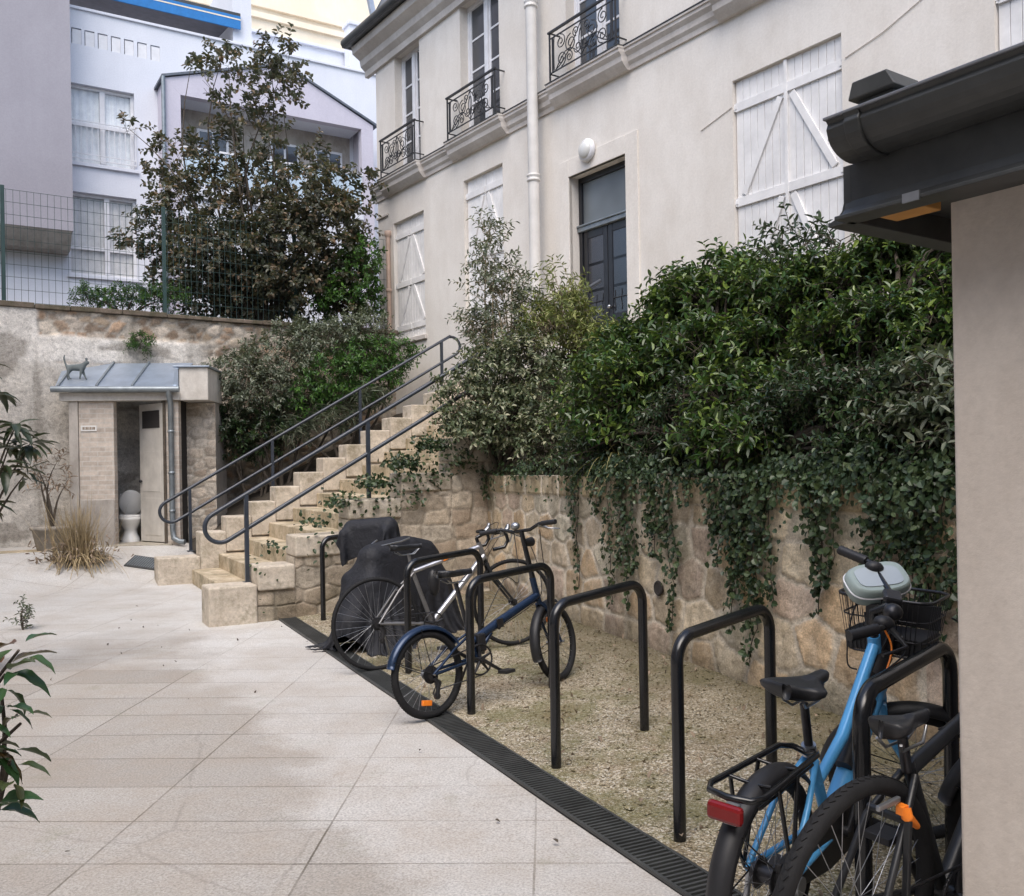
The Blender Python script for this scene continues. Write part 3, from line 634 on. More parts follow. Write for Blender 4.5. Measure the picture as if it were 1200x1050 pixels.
# shutters: boards, rails, diagonal braces
def shutter(s0, s1, z0, z1, y, flip, mid, toprail):
    rnd = random.Random(int(s0*100)); mb = MB(); n = max(4, round((s1-s0)/.105)); w = (s1-s0)/n
    for i in range(n): mb.box(s0+i*w+.003, s0+(i+1)*w-.003, y+rnd.uniform(0, .002), y+.028, z0+rnd.uniform(0, .006), z1)
    lf = mb.build('shutter', M['shutter_paint'], hs, .004)
    b = MB()
    for zc in (toprail, mid, z0+.22): b.box(s0+.012, s1-.012, y-.026, y+.003, zc-.055, zc+.055)
    for za, zb in ((toprail-.055, mid+.055), (mid-.055, z0+.275)):
        x0, x1 = (s0+.06, s1-.1) if flip else (s1-.06, s0+.1)
        L = math.hypot(x1-x0, za-zb); ang = math.atan2(za-zb, x0-x1)
        c = ((x0+x1)/2, y-.0125, (za+zb)/2)
        b.box(c[0]-L/2+.03, c[0]+L/2-.03, c[1]-.0115, c[1]+.0125, c[2]-.042, c[2]+.042, Matrix.Rotation(-ang, 3, 'Y'))
    b.build('brace_frame', M['shutter_paint'], lf, .003)
    hx = s0 if flip is False else s1
    for zc in (toprail, mid, z0+.22): h = MB(); h.box(hx-.03, hx+.03, y-.034, y-.0265, zc-.022, zc+.022); h.cyl((hx, y-.02, zc-.045), (hx, y-.02, zc+.045), .012, 8); h.build('hinge', M['shutter_paint'], lf)
for i, (a, b, c, d) in enumerate(SH):
    m = (a+b)/2; mid = (5.2, 5.24, 4.76, 4.76)[i]; tr = d-(.28 if i < 2 else .33); y = (.07 if i < 2 else .05)
    shutter(a+.012, m-.006, c+.02, d-.012, y, False, mid, tr); shutter(m+.006, b-.012, c+.02, d-.012, y, True, mid, tr)
    if i < 2:
        q = MB(); q.box(a-.06, b+.06, -.05, .26, c-.09, c-.003); q.build('window_sill', M['trim_plaster'], hs, .01)
    else:
        q = MB(); q.box(m-.022, m+.022, y-.03, y-.001, c+.02, d-.012); q.build('cover_strip', M['shutter_paint'], hs, .003)
# upper windows: casements with glazing bars
for a, b, c, d in WIN:
    fr = MB(); fr.box(a, a+.06, .16, .24, c, d); fr.box(b-.06, b, .16, .24, c, d); fr.box(a+.06, b-.06, .16, .24, d-.07, d); fr.box(a+.06, b-.06, .16, .24, c, c+.12)
    m = (a+b)/2; fr.box(m-.055, m+.055, .145, .225, c+.12, d-.07)
    for u0, u1 in ((a+.06, m-.055), (m+.055, b-.06)):
        for q in range(1, 4): zc = c+.12+(d-.07-c-.12)*q/4; fr.box(u0, u1, .185, .212, zc-.018, zc+.018)
        fr.box(u0, u0+.04, .178, .216, c+.12, d-.07); fr.box(u1-.04, u1, .178, .216, c+.12, d-.07)
    w = fr.build('window', M['white_paint'], hs, .004)
    g = MB(); g.quad([(a+.07, .199, c+.13), (b-.07, .199, c+.13), (b-.07, .199, d-.08), (a+.07, .199, d-.08)]); g.build('pane', M['window_glass'], w)
    q = MB(); q.box(a+.05, b-.05, .42, .46, c, d); q.build('curtain', M['curtain_dim'], w)
# wrought-iron window guards with scrolls
def spiral(cx, cz, r, turns, a0, dirn, y): return [(cx + r*(1-.82*t)*math.cos(a0+dirn*turns*2*PI*t), y, cz + r*(1-.82*t)*math.sin(a0+dirn*turns*2*PI*t)) for t in np.linspace(0, 1, 22)]
def guard(a, b):
    y = -.20; z0, z1 = 7.40, 8.09; mb = MB()
    mb.box(a-.03, b+.03, y-.022, y+.018, z1-.012, z1+.016); mb.box(a, b, y-.009, y+.009, z1-.10, z1-.085); mb.box(a, b, y-.009, y+.009, z0+.07, z0+.085)
    for x in (a, b, a+.07, b-.07): mb.box(x-.011, x+.011, y-.0105, y+.0105, z0-.06 if x in (a, b) else z0+.07, z1-.013 if x in (a, b) else z1-.09)
    for x in (a, b): mb.box(x-.009, x+.009, y+.018, .0, z1-.01, z1+.01); mb.box(x-.009, x+.009, y+.0, .0, z0+.068, z0+.084)
    o = mb.build('window_guard', M['iron'], hs)
    sc_ = MB(); m = (a+b)/2; zc = (z0+.085+z1-.1)/2; h = (z1-z0-.185)/2; w = (b-a)/2-.08
    for sg in (-1, 1):
        X = lambda f: m+sg*w*f
        sc_.tube([(X(.95+.02*math.cos(t)), y, zc+h*math.sin(t)*.98) for t in np.linspace(-1.5, 1.5, 9)], .008, 5)
        for cx, cz, r, a0, dr_, tn in ((.72, .52, .11, PI/2, sg, 1.6), (.70, -.50, .115, -PI/2, -sg, 1.6), (.36, .12, .135, PI/2, -sg, 1.7), (.18, .62, .075, -PI/2, sg, 1.4), (.42, -.62, .08, PI/2, sg, 1.4), (.12, -.35, .09, 0 if sg > 0 else PI, -sg, 1.4)):
            sc_.tube(spiral(X(cx), zc+h*cz, r, tn, a0, dr_, y), .0085, 5)
        sc_.tube([(X(.92-.9*t), y, zc+h*(-.95+1.9*t**1.6)) for t in np.linspace(0, 1, 9)], .008, 5); sc_.tube([(X(.9*t), y, zc-h*(.95-.8*math.sin(PI*t))) for t in np.linspace(0, 1, 9)], .008, 5)
    sc_.tube([(m, y, z0+.08), (m, y, z1-.09)], .008, 5); sc_.tube([(m+.05*math.cos(t), y, zc+.16*math.sin(t)) for t in np.linspace(0, 2*PI, 14)], .008, 5)
    sc_.build('scrollwork', M['iron'], o)
for a, b in ((.54, 1.90), (3.08, 4.56), (6.03, 7.50), (9.3, 10.95)): guard(a, b)
# black double door with a fanlight
a, b, c, d = DOOR; zt = 5.14; y0 = .17
fr = MB(); fr.box(a, a+.075, y0, .25, c, d); fr.box(b-.075, b, y0, .25, c, d); fr.box(a+.075, b-.075, y0, .25, d-.085, d); fr.build('door_frame', M['black_wood'], hs, .006)
tb = MB(); tb.box(a+.002, b-.002, y0-.035, .25, zt-.05, zt+.02); tb.box(a+.002, b-.002, y0-.055, y0+.02, zt+.02, zt+.048); tb.build('transom_bar', M['zinc_grey'], hs, .008)
g = MB(); g.box(a+.075, b-.075, .205, .212, zt+.048, d-.085); g.build('fanlight', M['transom_glass'], hs)
m = (a+b)/2+.0
for u0, u1 in ((a+.077, m-.004), (m+.004, b-.077)):
    l = MB(); l.box(u0, u0+.10, y0+.02, .24, c+.02, zt-.052); l.box(u1-.10, u1, y0+.02, .24, c+.02, zt-.052); l.box(u0+.1, u1-.1, y0+.02, .24, zt-.17, zt-.052); l.box(u0+.1, u1-.1, y0+.02, .24, c+.02, c+.9)
    for q in (1, 2): zc = c+.9+(zt-.17-c-.9)*q/3; l.box(u0+.1, u1-.1, y0+.03, .23, zc-.028, zc+.028)
    lo = l.build('door_leaf', M['black_wood'], hs, .007)
    g = MB(); g.box(u0+.09, u1-.09, .20, .206, c+.89, zt-.16); g.build('pane', M['door_glass'], lo)
    w = MB()
    for x in np.linspace(u0+.13, u1-.13, 3): w.tube([(x, y0+.026, c+.93)] + [(x+.012*math.sin(t*9), y0+.026, c+.93+t*.3) for t in np.linspace(0, 1, 6)], .006, 5)
    w.tube([(u0+.1, y0+.022, c+1.12), (u1-.1, y0+.022, c+1.12)], .007, 5); w.build('window_grille', M['iron'], lo)
q = MB(); q.box(a-.05, b+.05, -.12, .16, c-.12, c-.003); q.build('door_sill', M['step_stone'], hs, .012)
h = MB(); h.ball((m+.05, y0-.015, c+1.0), .03); h.cyl((m+.05, y0+.03, c+1.0), (m+.05, y0-.01, c+1.0), .012); h.build('door_knob', M['alloy'], hs)
# rainwater pipes
mb = MB(); mb.tube([(5.60, -.22, 2.6), (5.60, -.22, 9.7), (5.60, -.40, 10.15)], .085, 16); dp = mb.build('downpipe', M['pipe_paint'], hs)
for z in (6.02, 3.9, 8.7): mb = MB(); mb.lathe([(.086, z-.06), (.105, z-.05), (.108, z-.03), (.094, z-.015), (.094, z+.015), (.108, z+.03), (.105, z+.05), (.086, z+.06)], (5.60, -.22, 0), 18); mb.build('pipe_collar', M['pipe_paint'], dp)
mb = MB(); mb.tube([(.5, -.05, 3.6), (.5, -.05, 6.30)], .045, 12); mb.lathe([(.046, 6.2), (.07, 6.24), (.07, 6.33), (.03, 6.34)], (.5, -.05, 0), 14); mb.lathe([(.046, 5.1), (.058, 5.11), (.058, 5.17), (.046, 5.18)], (.5, -.05, 0), 14); mb.build('thin_pipe', M['pink_pipe'], hs)
mb = MB(); mb.box(-.02, .45, -.035, -.001, 6.66, 6.70); mb.build('ledge', M['trim_plaster'], hs, .004)
# cables along the wall
mb = MB(); mb.tube([(10.95, -.008, 5.95), (11.4, -.010, 6.05), (12.0, -.008, 6.28), (13, -.008, 6.62), (14, -.008, 6.9)], .005, 5); mb.build('wall_cable', M['trim_plaster'], hs); mb = MB(); mb.tube([(8.85, -.008, 5.80), (9.36, -.008, 5.93)], .005, 5); mb.build('wall_cable', M['trim_plaster'], hs)
# bulkhead lamp over the door
lx = FC[0]+FD[0]*6.68; ly = FC[1]+FD[1]*6.68
lp = thing('wall_lamp', 'round white bulkhead lamp on the wall above the black door', 'lamp', (lx, ly, 6.17), math.atan2(FD[1], FD[0]))
mb = MB(); mb.X = Matrix.Rotation(PI/2, 4, 'X'); mb.lathe([(0, .024), (.15, .024), (.165, .04), (.165, .075), (.135, .10), (.125, .10)], (0, 0, 0), 28); mb.build('lamp_ring', M['white_paint'], lp)
mb = MB(); mb.ball((0, -.10, 0), .125, .06, .125, 20, 12); mb.build('lamp_glass', M['lamp_glass'], lp)
# ------------------------------------------------------------------ the near building on the right edge
NW = (1.14, 2.38); ND = unit(.56, -.83)
nb = thing('near_outbuilding', 'beige rendered outbuilding with a dark grey gutter and fascia at the right edge', 'building', (NW[0], NW[1], 0), math.atan2(ND[1], ND[0]))
P0 = np.array([NW[0], NW[1]])
def ens(px, py, off): return onpl(px, py, NW, ND, off)
zb = 2.285
mb = MB(); mb.box(0, 5, 0, 3, -.1, onpl(967, 142, NW, ND, .27)[1]-.16); mb.build('wall', M['beige_render'], nb, .012, seg=3)
zl = ens(967, 142, .27)[1]; s0 = ens(967, 142, .27)[0]
# gutter section: lip, round belly, then the fascia board with a flared foot
KV = .78
gut = [(y, dz*KV) for y, dz in [(-.27, 0), (-.262, -.012), (-.268, -.03)] + [(-.165-.10*math.cos(t), -.035-.085*math.sin(t)) for t in np.linspace(.1, 1.5, 8)] + [(-.155, -.118), (-.155, -.06), (-.20, -.03), (-.245, -.012), (-.255, 0)]]
def extr(mb, sec, xa, xb, z): return mb.prism([(xa, y, z+dz) for y, dz in sec], (xb-xa, 0, 0))
mb = MB(); extr(mb, gut, s0, 5, zl); gu = mb.build('gutter', M['zinc_dark'], nb, .002)
mb = MB(); jo = [(y-.007 if y < -.16 else y, dz-.006 if dz < -.04 else dz) for y, dz in gut[:12]]; jo = jo + [(-.15, -.10), (-.15, -.02)]
extr(mb, jo, s0+.055, s0+.10, zl+.001); mb.build('gutter_joint', M['zinc_dark'], gu, .004)
mb = MB(); mb.box(s0-.004, 5, -.276, -.254, zl, zl+.008); mb.build('gutter_lip', M['zinc_edge'], gu, .002)
FZ = [(0, -.088), (0, -.185), (.006, -.206), (.022, -.221), (.05, -.230), (.05, -.240)]
fas = [(-.15-a, z) for a, z in FZ] + [(-.12, -.240), (-.12, -.088)]
mb = MB(); extr(mb, fas, s0-.030, 5, zl); mb.build('fascia', M['zinc_dark'], nb, .002)
fz = MB(); sec = [(s0-.036-a, z) for a, z in FZ] + [(s0-.012, -.240), (s0-.012, -.088)]
fz.prism([(x, -.151, zl+dz) for x, dz in sec], (0, 3.1, 0)); fz.build('gable_fascia', M['zinc_dark'], nb, .002)
mb = MB(); mb.prism([(s0-.02, -.15, zl-.045), (s0-.02, 3.3, zl+.30), (5, 3.3, zl+.30), (5, -.15, zl-.045)], (0, 0, -.03)); mb.build('roof_sheet', M['zinc_grey'], nb)
mb = MB(); mb.box(s0-.01, -.02, -.119, 3.2, zl-.17, zl-.15); mb.build('soffit', M['zinc_dark'], nb); mb = MB(); mb.box(.002, 5, -.119, -.002, zl-.215, zl-.18); mb.build('wall_plate', M['zinc_dark'], nb)
mb = MB(); mb.box(-.13, -.003, -.118, -.03, zl-.236, zl-.172); mb.build('eave_rafter', M['ochre_wood'], nb, .003)
mb = MB(); mb.box(.0, .045, -.206, -.2005, zl-.245, zl-.222); mb.build('fixing_plate', M['alloy'], nb)
vs, vz = ens(1038, 94, -.05)
mb = MB(); mb.box(vs-.055, vs+.055, .0, .11, zl-.03, vz-.05); mb.build('roof_vent', M['zinc_dark'], nb, .003)
mb = MB(); mb.prism([(vs-.075, -.02, vz-.049), (vs+.075, -.02, vz-.049), (vs+.048, -.02, vz), (vs-.06, -.02, vz)], (0, .15, .0)); mb.build('vent_cap', M['zinc_dark'], nb, .004)
# ------------------------------------------------------------------ back wall of old rubble
bw = thing('rubble_wall', 'tall weathered rubble and plaster wall behind the brick outhouse, fence along its top', 'wall', (BWP[0], BWP[1], 0), math.atan2(BWD[1], BWD[0]))
s = np.arange(-5, 7.4, .035); z = np.arange(-.1, 4.26, .035); S_, Z_ = np.meshgrid(s, z); S1, Z1 = S_.ravel(), Z_.ravel()
pal = [(.44,.345,.25), (.58,.49,.385), (.34,.255,.185), (.66,.58,.48), (.48,.34,.235), (.60,.52,.43), (.28,.215,.16)]
c, dd, dep_ = stone_field(S1, Z1, (.08, .19), (.1, .34), pal, 15, .6, .06)
m = sstep((dd-.006)/.03); mort = np.array([.54, .485, .41])*(.6+.7*fbm(S1*4, Z1*4, 2))[:, None]; col = mort*(1-m[:, None])+c*m[:, None]; depth = .035*m*dep_+.03*fbm(S1*5, Z1*5, 6)
# render: thick patches left on the left-hand part and a pale band behind the outhouse roof
n1 = fbm(S1*1.1, Z1*1.3, 44); lowz = sstep((3.5-Z1)/.25); left = lowz*sstep((3.2-S1)/.5) + (1-lowz)*sstep((.75-S1)/.5)
ren = sstep((left*.55 + n1*.9 - .70)/.08)
grey = np.array([.60, .56, .50])*(.55+.8*fbm(S1*1.7, Z1*2.6, 51))[:, None]; pale = np.array([.74, .70, .64])*(.8+.35*fbm(S1*3, Z1*3, 52))[:, None]
hi = sstep((Z1-3.2)/.5)[:, None]; rc = grey*(1-hi)+pale*hi
band = sstep((.26-np.abs(Z1-3.62-.08*(fbm(S1*2, Z1*0, 3)-.5)))/.08)*sstep((S1+.2)/.5)*sstep((3.4-S1)/.4); rc = rc*(1-band[:, None])+pale*1.08*band[:, None]; ren = np.maximum(ren, band)
blot = sstep((fbm(S1*1.3, Z1*3.0, 61)-.56)/.1)[:, None]*.55; rc = rc*(1-blot)+np.array([.16,.135,.105])*blot
col = col*(1-ren[:, None])+rc*ren[:, None]; depth = depth*(1-ren)+(.06+.012*fbm(S1*6, Z1*6, 8))*ren
strk = sstep((fbm(S1*4, Z1*.5, 71)-.55)/.15)[:, None]*.4; col = col*(1-strk)+np.array([.13,.11,.08])*strk
V = np.stack([S1, -depth-.0, Z1], 1); npmesh('stone_face', V, gridF(len(s), len(z)), M['rubble_back'], bw, True, col)
mb = MB(); mb.box(-5, 7.4, .03, .4, -.1, 4.25); mb.build('wall_core', M['grey_render'], bw)
mb = MB(); rr = random.Random(8); x = -5.02
while x < 7.3: l = rr.uniform(.5, .95); mb.box(x, min(x+l-.008, 7.4), -.10+rr.uniform(-.012, .012), .42, 4.245, 4.32+rr.uniform(-.012, .012)); x += l
mb.build('coping', M['coping_stone'], bw, .012)
mb = MB(); mb.box(-.62, -.28, -.16, -.02, -.1, 3.34); mb.build('pilaster', M['pale_render'], bw, .02)
# plank-like stone edging on the ground at the far left
pb = MB(); a = gnd(10, 651, .32)
kb = thing('stone_edging', 'low mossy stone edging on the ground before the far left wall', 'edging', (-8.9, 13.05, .34), R(24)); pb.box(-3, 2.0, -.2, .25, -.3, .10); pb.build('edging_block', M['step_stone'], kb, .02)
# ------------------------------------------------------------------ wire mesh fence
wf = thing('mesh_fence', 'dark green welded wire mesh fence standing on the rubble wall', 'fence', (BWP[0], BWP[1], 4.3), math.atan2(BWD[1], BWD[0]))
ps = [-2.4, .07, 2.55, 4.93, 7.15]
for s_ in ps:
    mb = MB(); mb.box(s_-.03, s_+.03, .14, .20, -.1, 1.92); mb.build('post', M['green_wire'], wf, .004)
for a, b in zip(ps, ps[1:]):
    mb = MB()
    for x in np.arange(a+.05, b-.03, .1): mb.box(x-.0028, x+.0028, .138, .143, .03, 1.86)
    for q in np.arange(.06, 1.9, .2): mb.box(a, b, .143, .149, q-.003, q+.003)
    mb.build('wire_panel', M['green_wire'], wf)
# ------------------------------------------------------------------ brick outhouse
HD = unit(1, .10); hp = gnd(143, 640, .43); HP = (hp[0], hp[1])
hut = thing('brick_outhouse', 'small pale brick outhouse with a zinc lean-to roof and its door standing open', 'outhouse', (HP[0], HP[1], .42), math.atan2(HD[1], HD[0]))
def hz(px, py, off=0): a, b = onpl(px, py, HP, HD, off); return a, b-.42
xl = hz(83, 600)[0]; xd = hz(135, 600)[0]; xj = hz(193, 600)[0]; xr = hz(211, 600)[0]; zt = hz(140, 470)[1]
# local ground is z 0; front plane y 0
for a, b in ((xl+.14, xd), (xj+.02, xr)): mb = MB(); mb.box(a, b, 0, .16, -.3, zt); mb.build('brick_pier', M['pale_brick'], hut, .008)
mb = MB(); mb.box(xl, xl+.138, -.03, 1.0, -.3, zt); mb.build('render_pilaster', M['grey_render'], hut, .01)
mb = MB(); mb.box(xl+.142, xd-.004, -.022, -.002, -.3, hz(140, 585)[1]); mb.build('render_plinth', M['grey_render'], hut, .01)
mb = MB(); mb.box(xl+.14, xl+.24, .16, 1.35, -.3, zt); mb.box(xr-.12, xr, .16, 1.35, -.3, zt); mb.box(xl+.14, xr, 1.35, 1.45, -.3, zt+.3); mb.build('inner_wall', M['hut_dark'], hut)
mb = MB(); mb.box(xl+.24, xr-.12, -.05, 1.35, -.3, .035); mb.build('threshold', M['flag_stone'], hut, .008)
mb = MB(); mb.box(xl-.12, xr+.04, -.07, .12, zt+.002, zt+.13); mb.build('lintel', M['pale_render'], hut, .008)
zr0 = zt+.20; zr1 = hz(140, 427, -.9)[1]
mb = MB(); mb.prism([(xl-.16, -.14, zr0-.02), (xr+.0, -.14, zr0-.02), (xr+.0, 1.0, zr1), (xl-.42, 1.0, zr1)], (0, 0, .03)); rf = mb.build('zinc_roof', M['zinc_light'], hut, .004)
for f in (.32, .62, .0):
    x0 = xl-.12+(xr-xl+.14)*f; mb = MB(); mb.prism([(x0-.015, -.13, zr0+.011), (x0+.015, -.13, zr0+.011), (x0+.015-.12*(1-f), .99, zr1+.032), (x0-.015-.12*(1-f), .99, zr1+.032)], (0, 0, .035)); mb.build('standing_seam', M['zinc_grey'], rf)
mb = MB(); mb.tube([(xl-.2, -.17, zr0-.02), (xr+.06, -.17, zr0-.035)], .05, 10); mb.box(xl-.19, xr+.05, -.19, -.13, zr0-.01, zr0+.012); mb.build('gutter', M['zinc_grey'], hut)
mb = MB(); xp = xr-.10; mb.tube([(xp, -.17, zr0-.03), (xp, -.17, zr0-.12), (xp, -.07, zr0-.25), (xp, -.07, .25), (xp+.02, -.08, .12), (xp+.12, -.12, .07), (xp+.2, -.14, .06)], .042, 12); mb.build('downpipe', M['zinc_grey'], hut)
for q in (.55, 1.15, 1.8): mb = MB(); mb.lathe([(.043, q-.02), (.052, q-.018), (.052, q+.018), (.043, q+.02)], (xp, -.07, 0), 14); mb.build('pipe_bracket', M['zinc_grey'], hut)
mb = MB(); x1 = hz(244, 450)[0]; mb.box(xr+.02, x1, -.02, 1.0, zt+.0, zt+.52); mb.build('parapet_block', M['pale_render'], hut, .012)
mb = MB(); mb.box(xr+.003, x1-.02, .52, 1.4, -.3, zt-.002); mb.build('side_wall', M['grey_render'], hut)
sv = np.arange(xr+.004, x1+.001, .02); zv = np.arange(-.3, zt-.001, .02); S_, Z_ = np.meshgrid(sv, zv); S1, Z1 = S_.ravel(), Z_.ravel(); c, dd, dp_ = stone_field(S1, Z1, (.1, .22), (.14, .36), [(.58,.50,.41), (.50,.43,.35), (.64,.57,.48), (.45,.37,.29)], 33, .4, .05); m = sstep((dd-.006)/.03); col = np.array([.50,.45,.38])*(1-m[:, None])+c*m[:, None]
npmesh('stone_facing', np.stack([S1, .50-.02*m*dp_-.02*fbm(S1*7, Z1*7, 3), Z1], 1), gridF(len(sv), len(zv)), M['rubble_back'], hut, True, col)
mb = MB(); mb.prism([(xr-.08, -.06, zt+.15), (xr+.018, -.06, zt+.15), (xr+.018, -.06, zt+.50), (xr-.02, -.06, zt+.50)], (0, 1.1, .0)); mb.box(xr-.06, x1+.03, -.06, 1.0, zt+.522, zt+.548); mb.build('zinc_flashing', M['zinc_light'], hut, .003)
# open door leaf, hinged at the right jamb and swung inwards
dw = xj-xd-.05; mb = MB(); rot = Matrix.Rotation(R(-44), 4, 'Z'); mb.X = Matrix.Translation((xj, .05, 0)) @ rot
mb.box(-dw, 0, -.018, .018, .05, zt-.03)
for za, zb_ in ((.15, .75), (.85, 1.5)): mb.box(-dw+.09, -.09, -.024, -.0185, za, zb_)
dl = mb.build('door', M['door_paint'], hut, .004)
mb = MB(); mb.X = Matrix.Translation((xj, .05, 0)) @ rot; mb.box(-dw+.1, -.1, -.026, -.019, zt-.42, zt-.14); mb.build('vent_grille', M['room_dark'], dl)
mb = MB(); mb.X = Matrix.Translation((xj, .05, 0)) @ rot; mb.ball((-dw+.06, -.05, 1.02), .025); mb.cyl((-dw+.06, -.018, 1.02), (-dw+.06, -.05, 1.02), .01); mb.build('door_handle', M['dark_alloy'], dl)
mb = MB(); mb.box(xj-.002, xj+.04, -.03, .17, 0, zt-.001); mb.build('door_jamb', M['bark'], hut, .004)
# small enamel plaque: white plate, faded red-brown writing
a, b = hz(105, 502); mb = MB(); mb.box(a-.13, a+.11, -.015, -.001, b-.045, b+.045); pq = mb.build('plaque', M['porcelain'], hut, .002)
mb = MB(); xq = a-.10
for wd in (.022, .012, .03, .016, .02, .012, .026): mb.box(xq, xq+wd, -.0185, -.0155, b-.02, b+.02); xq += wd+.008
mb.build('plaque_lettering', M['dead_leaf'], pq)
# toilet with its lid up
tx, tz = hz(151, 600, -.55)
wc = thing('toilet', 'white toilet with raised lid inside the open brick outhouse', 'toilet', (HP[0]+HD[0]*tx-HD[1]*.62, HP[1]+HD[1]*tx+HD[0]*.62, .455), math.atan2(HD[1], HD[0])+R(12))
mb = MB(); mb.lathe([(.15, 0), (.145, .05), (.11, .12), (.105, .2), (.15, .28), (.185, .36), (.195, .40), (.175, .405), (.15, .36), (.08, .26), (0, .24)], (0, 0, 0), 28, sx=1, sy=1.22); mb.build('bowl', M['porcelain'], wc)
mb = MB(); mb.torus((0, 0, .415), (0, 0, 1), .165, .022, 28, 8); mb.build('seat', M['porcelain'], wc)
mb = MB(); mb.X = Matrix.Translation((0, .235, .43)) @ Matrix.Rotation(R(100), 4, 'X'); mb.lathe([(0, .0), (.18, .0), (.192, .012), (.18, .024), (0, .03)], (0, .20, 0), 28, sx=1, sy=1.15); mb.build('lid', M['porcelain'], wc)
mb = MB(); mb.box(-.19, .19, .25, .42, .40, .78); mb.build('cistern', M['porcelain'], wc, .03, seg=3)
# cat walking across the zinc roof: one continuous skinned body
def skin(name, verts, edges, radii, mat, parent, sub=2):
    me = bpy.data.meshes.new(name); me.from_pydata(verts, edges, []); o = bpy.data.objects.new(name, me); COL.objects.link(o); o.parent = parent
    o.modifiers.new('Skin', 'SKIN')
    for v, r_ in zip(me.skin_vertices[0].data, radii): v.radius = r_ if isinstance(r_, tuple) else (r_, r_)
    me.skin_vertices[0].data[0].use_root = True
    s_ = o.modifiers.new('Sub', 'SUBSURF'); s_.levels = sub; s_.render_levels = sub; me.materials.append(mat)
    for p in me.polygons: p.use_smooth = True
    o.modifiers['Skin'].use_smooth_shade = True; return o
cx, cz = hz(91, 451, -.25)
cat = thing('cat', 'small grey cat walking with tail raised on the zinc roof of the outhouse', 'cat', (HP[0]+HD[0]*cx-HD[1]*.18, HP[1]+HD[1]*cx+HD[0]*.18, .42+zr0+.03+(zr1-zr0)*.28), math.atan2(HD[1], HD[0])); cat.scale = (.82,)*3
cv = [(-.13,0,.235), (0,0,.225), (.11,0,.24), (.165,0,.285), (.205,0,.33), (.255,0,.32),      # pelvis, belly, chest, neck, head, muzzle
      (-.17,0,.26), (-.20,0,.33), (-.215,0,.42), (-.20,0,.475),                                # tail
      (-.14,.045,.15), (-.175,.045,.085), (-.165,.045,.012), (-.135,.045,.005), (-.12,-.045,.15), (-.125,-.045,.08), (-.095,-.045,.012), (-.065,-.045,.005),
      (.12,.04,.14), (.15,.04,.075), (.175,.04,.010), (.20,.04,.005), (.11,-.04,.14), (.10,-.04,.075), (.085,-.04,.010), (.11,-.04,.005)]
ce = [(0,1),(1,2),(2,3),(3,4),(4,5),(0,6),(6,7),(7,8),(8,9),(0,10),(10,11),(11,12),(12,13),(0,14),(14,15),(15,16),(16,17),(2,18),(18,19),(19,20),(20,21),(2,22),(22,23),(23,24),(24,25)]
cr = [(.06,.066),(.062,.066),(.056,.07),.042,.052,.026,.022,.018,.016,.010,.034,.02,.014,.012,.034,.02,.014,.012,.028,.018,.014,.012,.028,.018,.014,.012]
skin('cat_body', cv, ce, cr, M['cat_fur'], cat)
mb = MB()
for sg in (-1, 1): mb = MB(); mb.prism([(.185, sg*.018, .365), (.215, sg*.02, .365), (.20, sg*.04, .355)], (.0, sg*.008, .045)); mb.build('ear', M['cat_fur'], cat)
# dark mat in front of the outhouse door
ma = gnd(180, 646, .42); mt = thing('floor_grating', 'dark flat grating set in the paving before the outhouse door', 'grating', (ma[0], ma[1], float(ground_z(np.array(ma[0]), np.array(ma[1])))+.004), math.atan2(HD[1], HD[0]))
gz_ = lambda x, y: float(ground_z(np.array(x), np.array(y))); nv = Vector((-(gz_(ma[0]+.3, ma[1])-gz_(ma[0]-.3, ma[1]))/.6, -(gz_(ma[0], ma[1]+.25)-gz_(ma[0], ma[1]-.25))/.5, 1)).normalized()
mt.rotation_euler = Vector((0, 0, 1)).rotation_difference(nv).to_euler(); mt.location.z += .012
mb = MB(); mb.box(-.36, .34, -.20, .20, -.02, .006); mb.build('frame', M['zinc_dark'], mt, .004)
mb = MB()
for i in range(20): mb.box(-.33+i*.033, -.33+i*.033+.016, -.17, .17, .006, .012)
mb.build('bars', M['zinc_grey'], mt)
# ------------------------------------------------------------------ white apartment house beyond the wall
CD = unit(.85, .527); cp = at(120, 200, 22.5); CP = (cp[0], cp[1])
ap = thing('apartment_house', 'white apartment house with violet bay, gabled loggia and blue awning beyond the fence', 'apartment house', (CP[0], CP[1], 0), math.atan2(CD[1], CD[0]))
def C(px, py, off=0): return onpl(px, py, CP, CD, off)
tz_ = C(83, 9.5)[1]; wins = []
for q in (((85, 98), (157, 108), (90, 190)), ((93, 225), (160, 233), (95, 322))):
    a = C(*q[0])[0]; b = C(*q[1])[0]; d = (C(*q[0])[1]+C(*q[1])[1])/2; c = C(*q[2])[1]; wins.append((a-.25, b, c, d))
holes = []
for i in range(7):
    px, py = 89.5+i*15.4, 42+i*3.4; a, b = C(px, py); holes.append((a-.11, a+.11, b-.19, b+.19))
mb = MB(); wall_grid(mb, -9, 14, 2, tz_, wins+holes, .22); mb.box(-9, 14, .221, 8, 2, tz_-.3); mb.build('wall', M['white_render'], ap)
mb = MB(); mb.box(-9, 14, -.05, .3, tz_+.002, tz_+.07); mb.build('parapet_cap', M['white_render'], ap, .01)
for h_ in holes: mb = MB(); mb.box(h_[0]+.02, h_[1]-.002, .018, .215, h_[2]+.002, h_[3]-.02); mb.build('parapet_opening', M['white_paint'], ap)
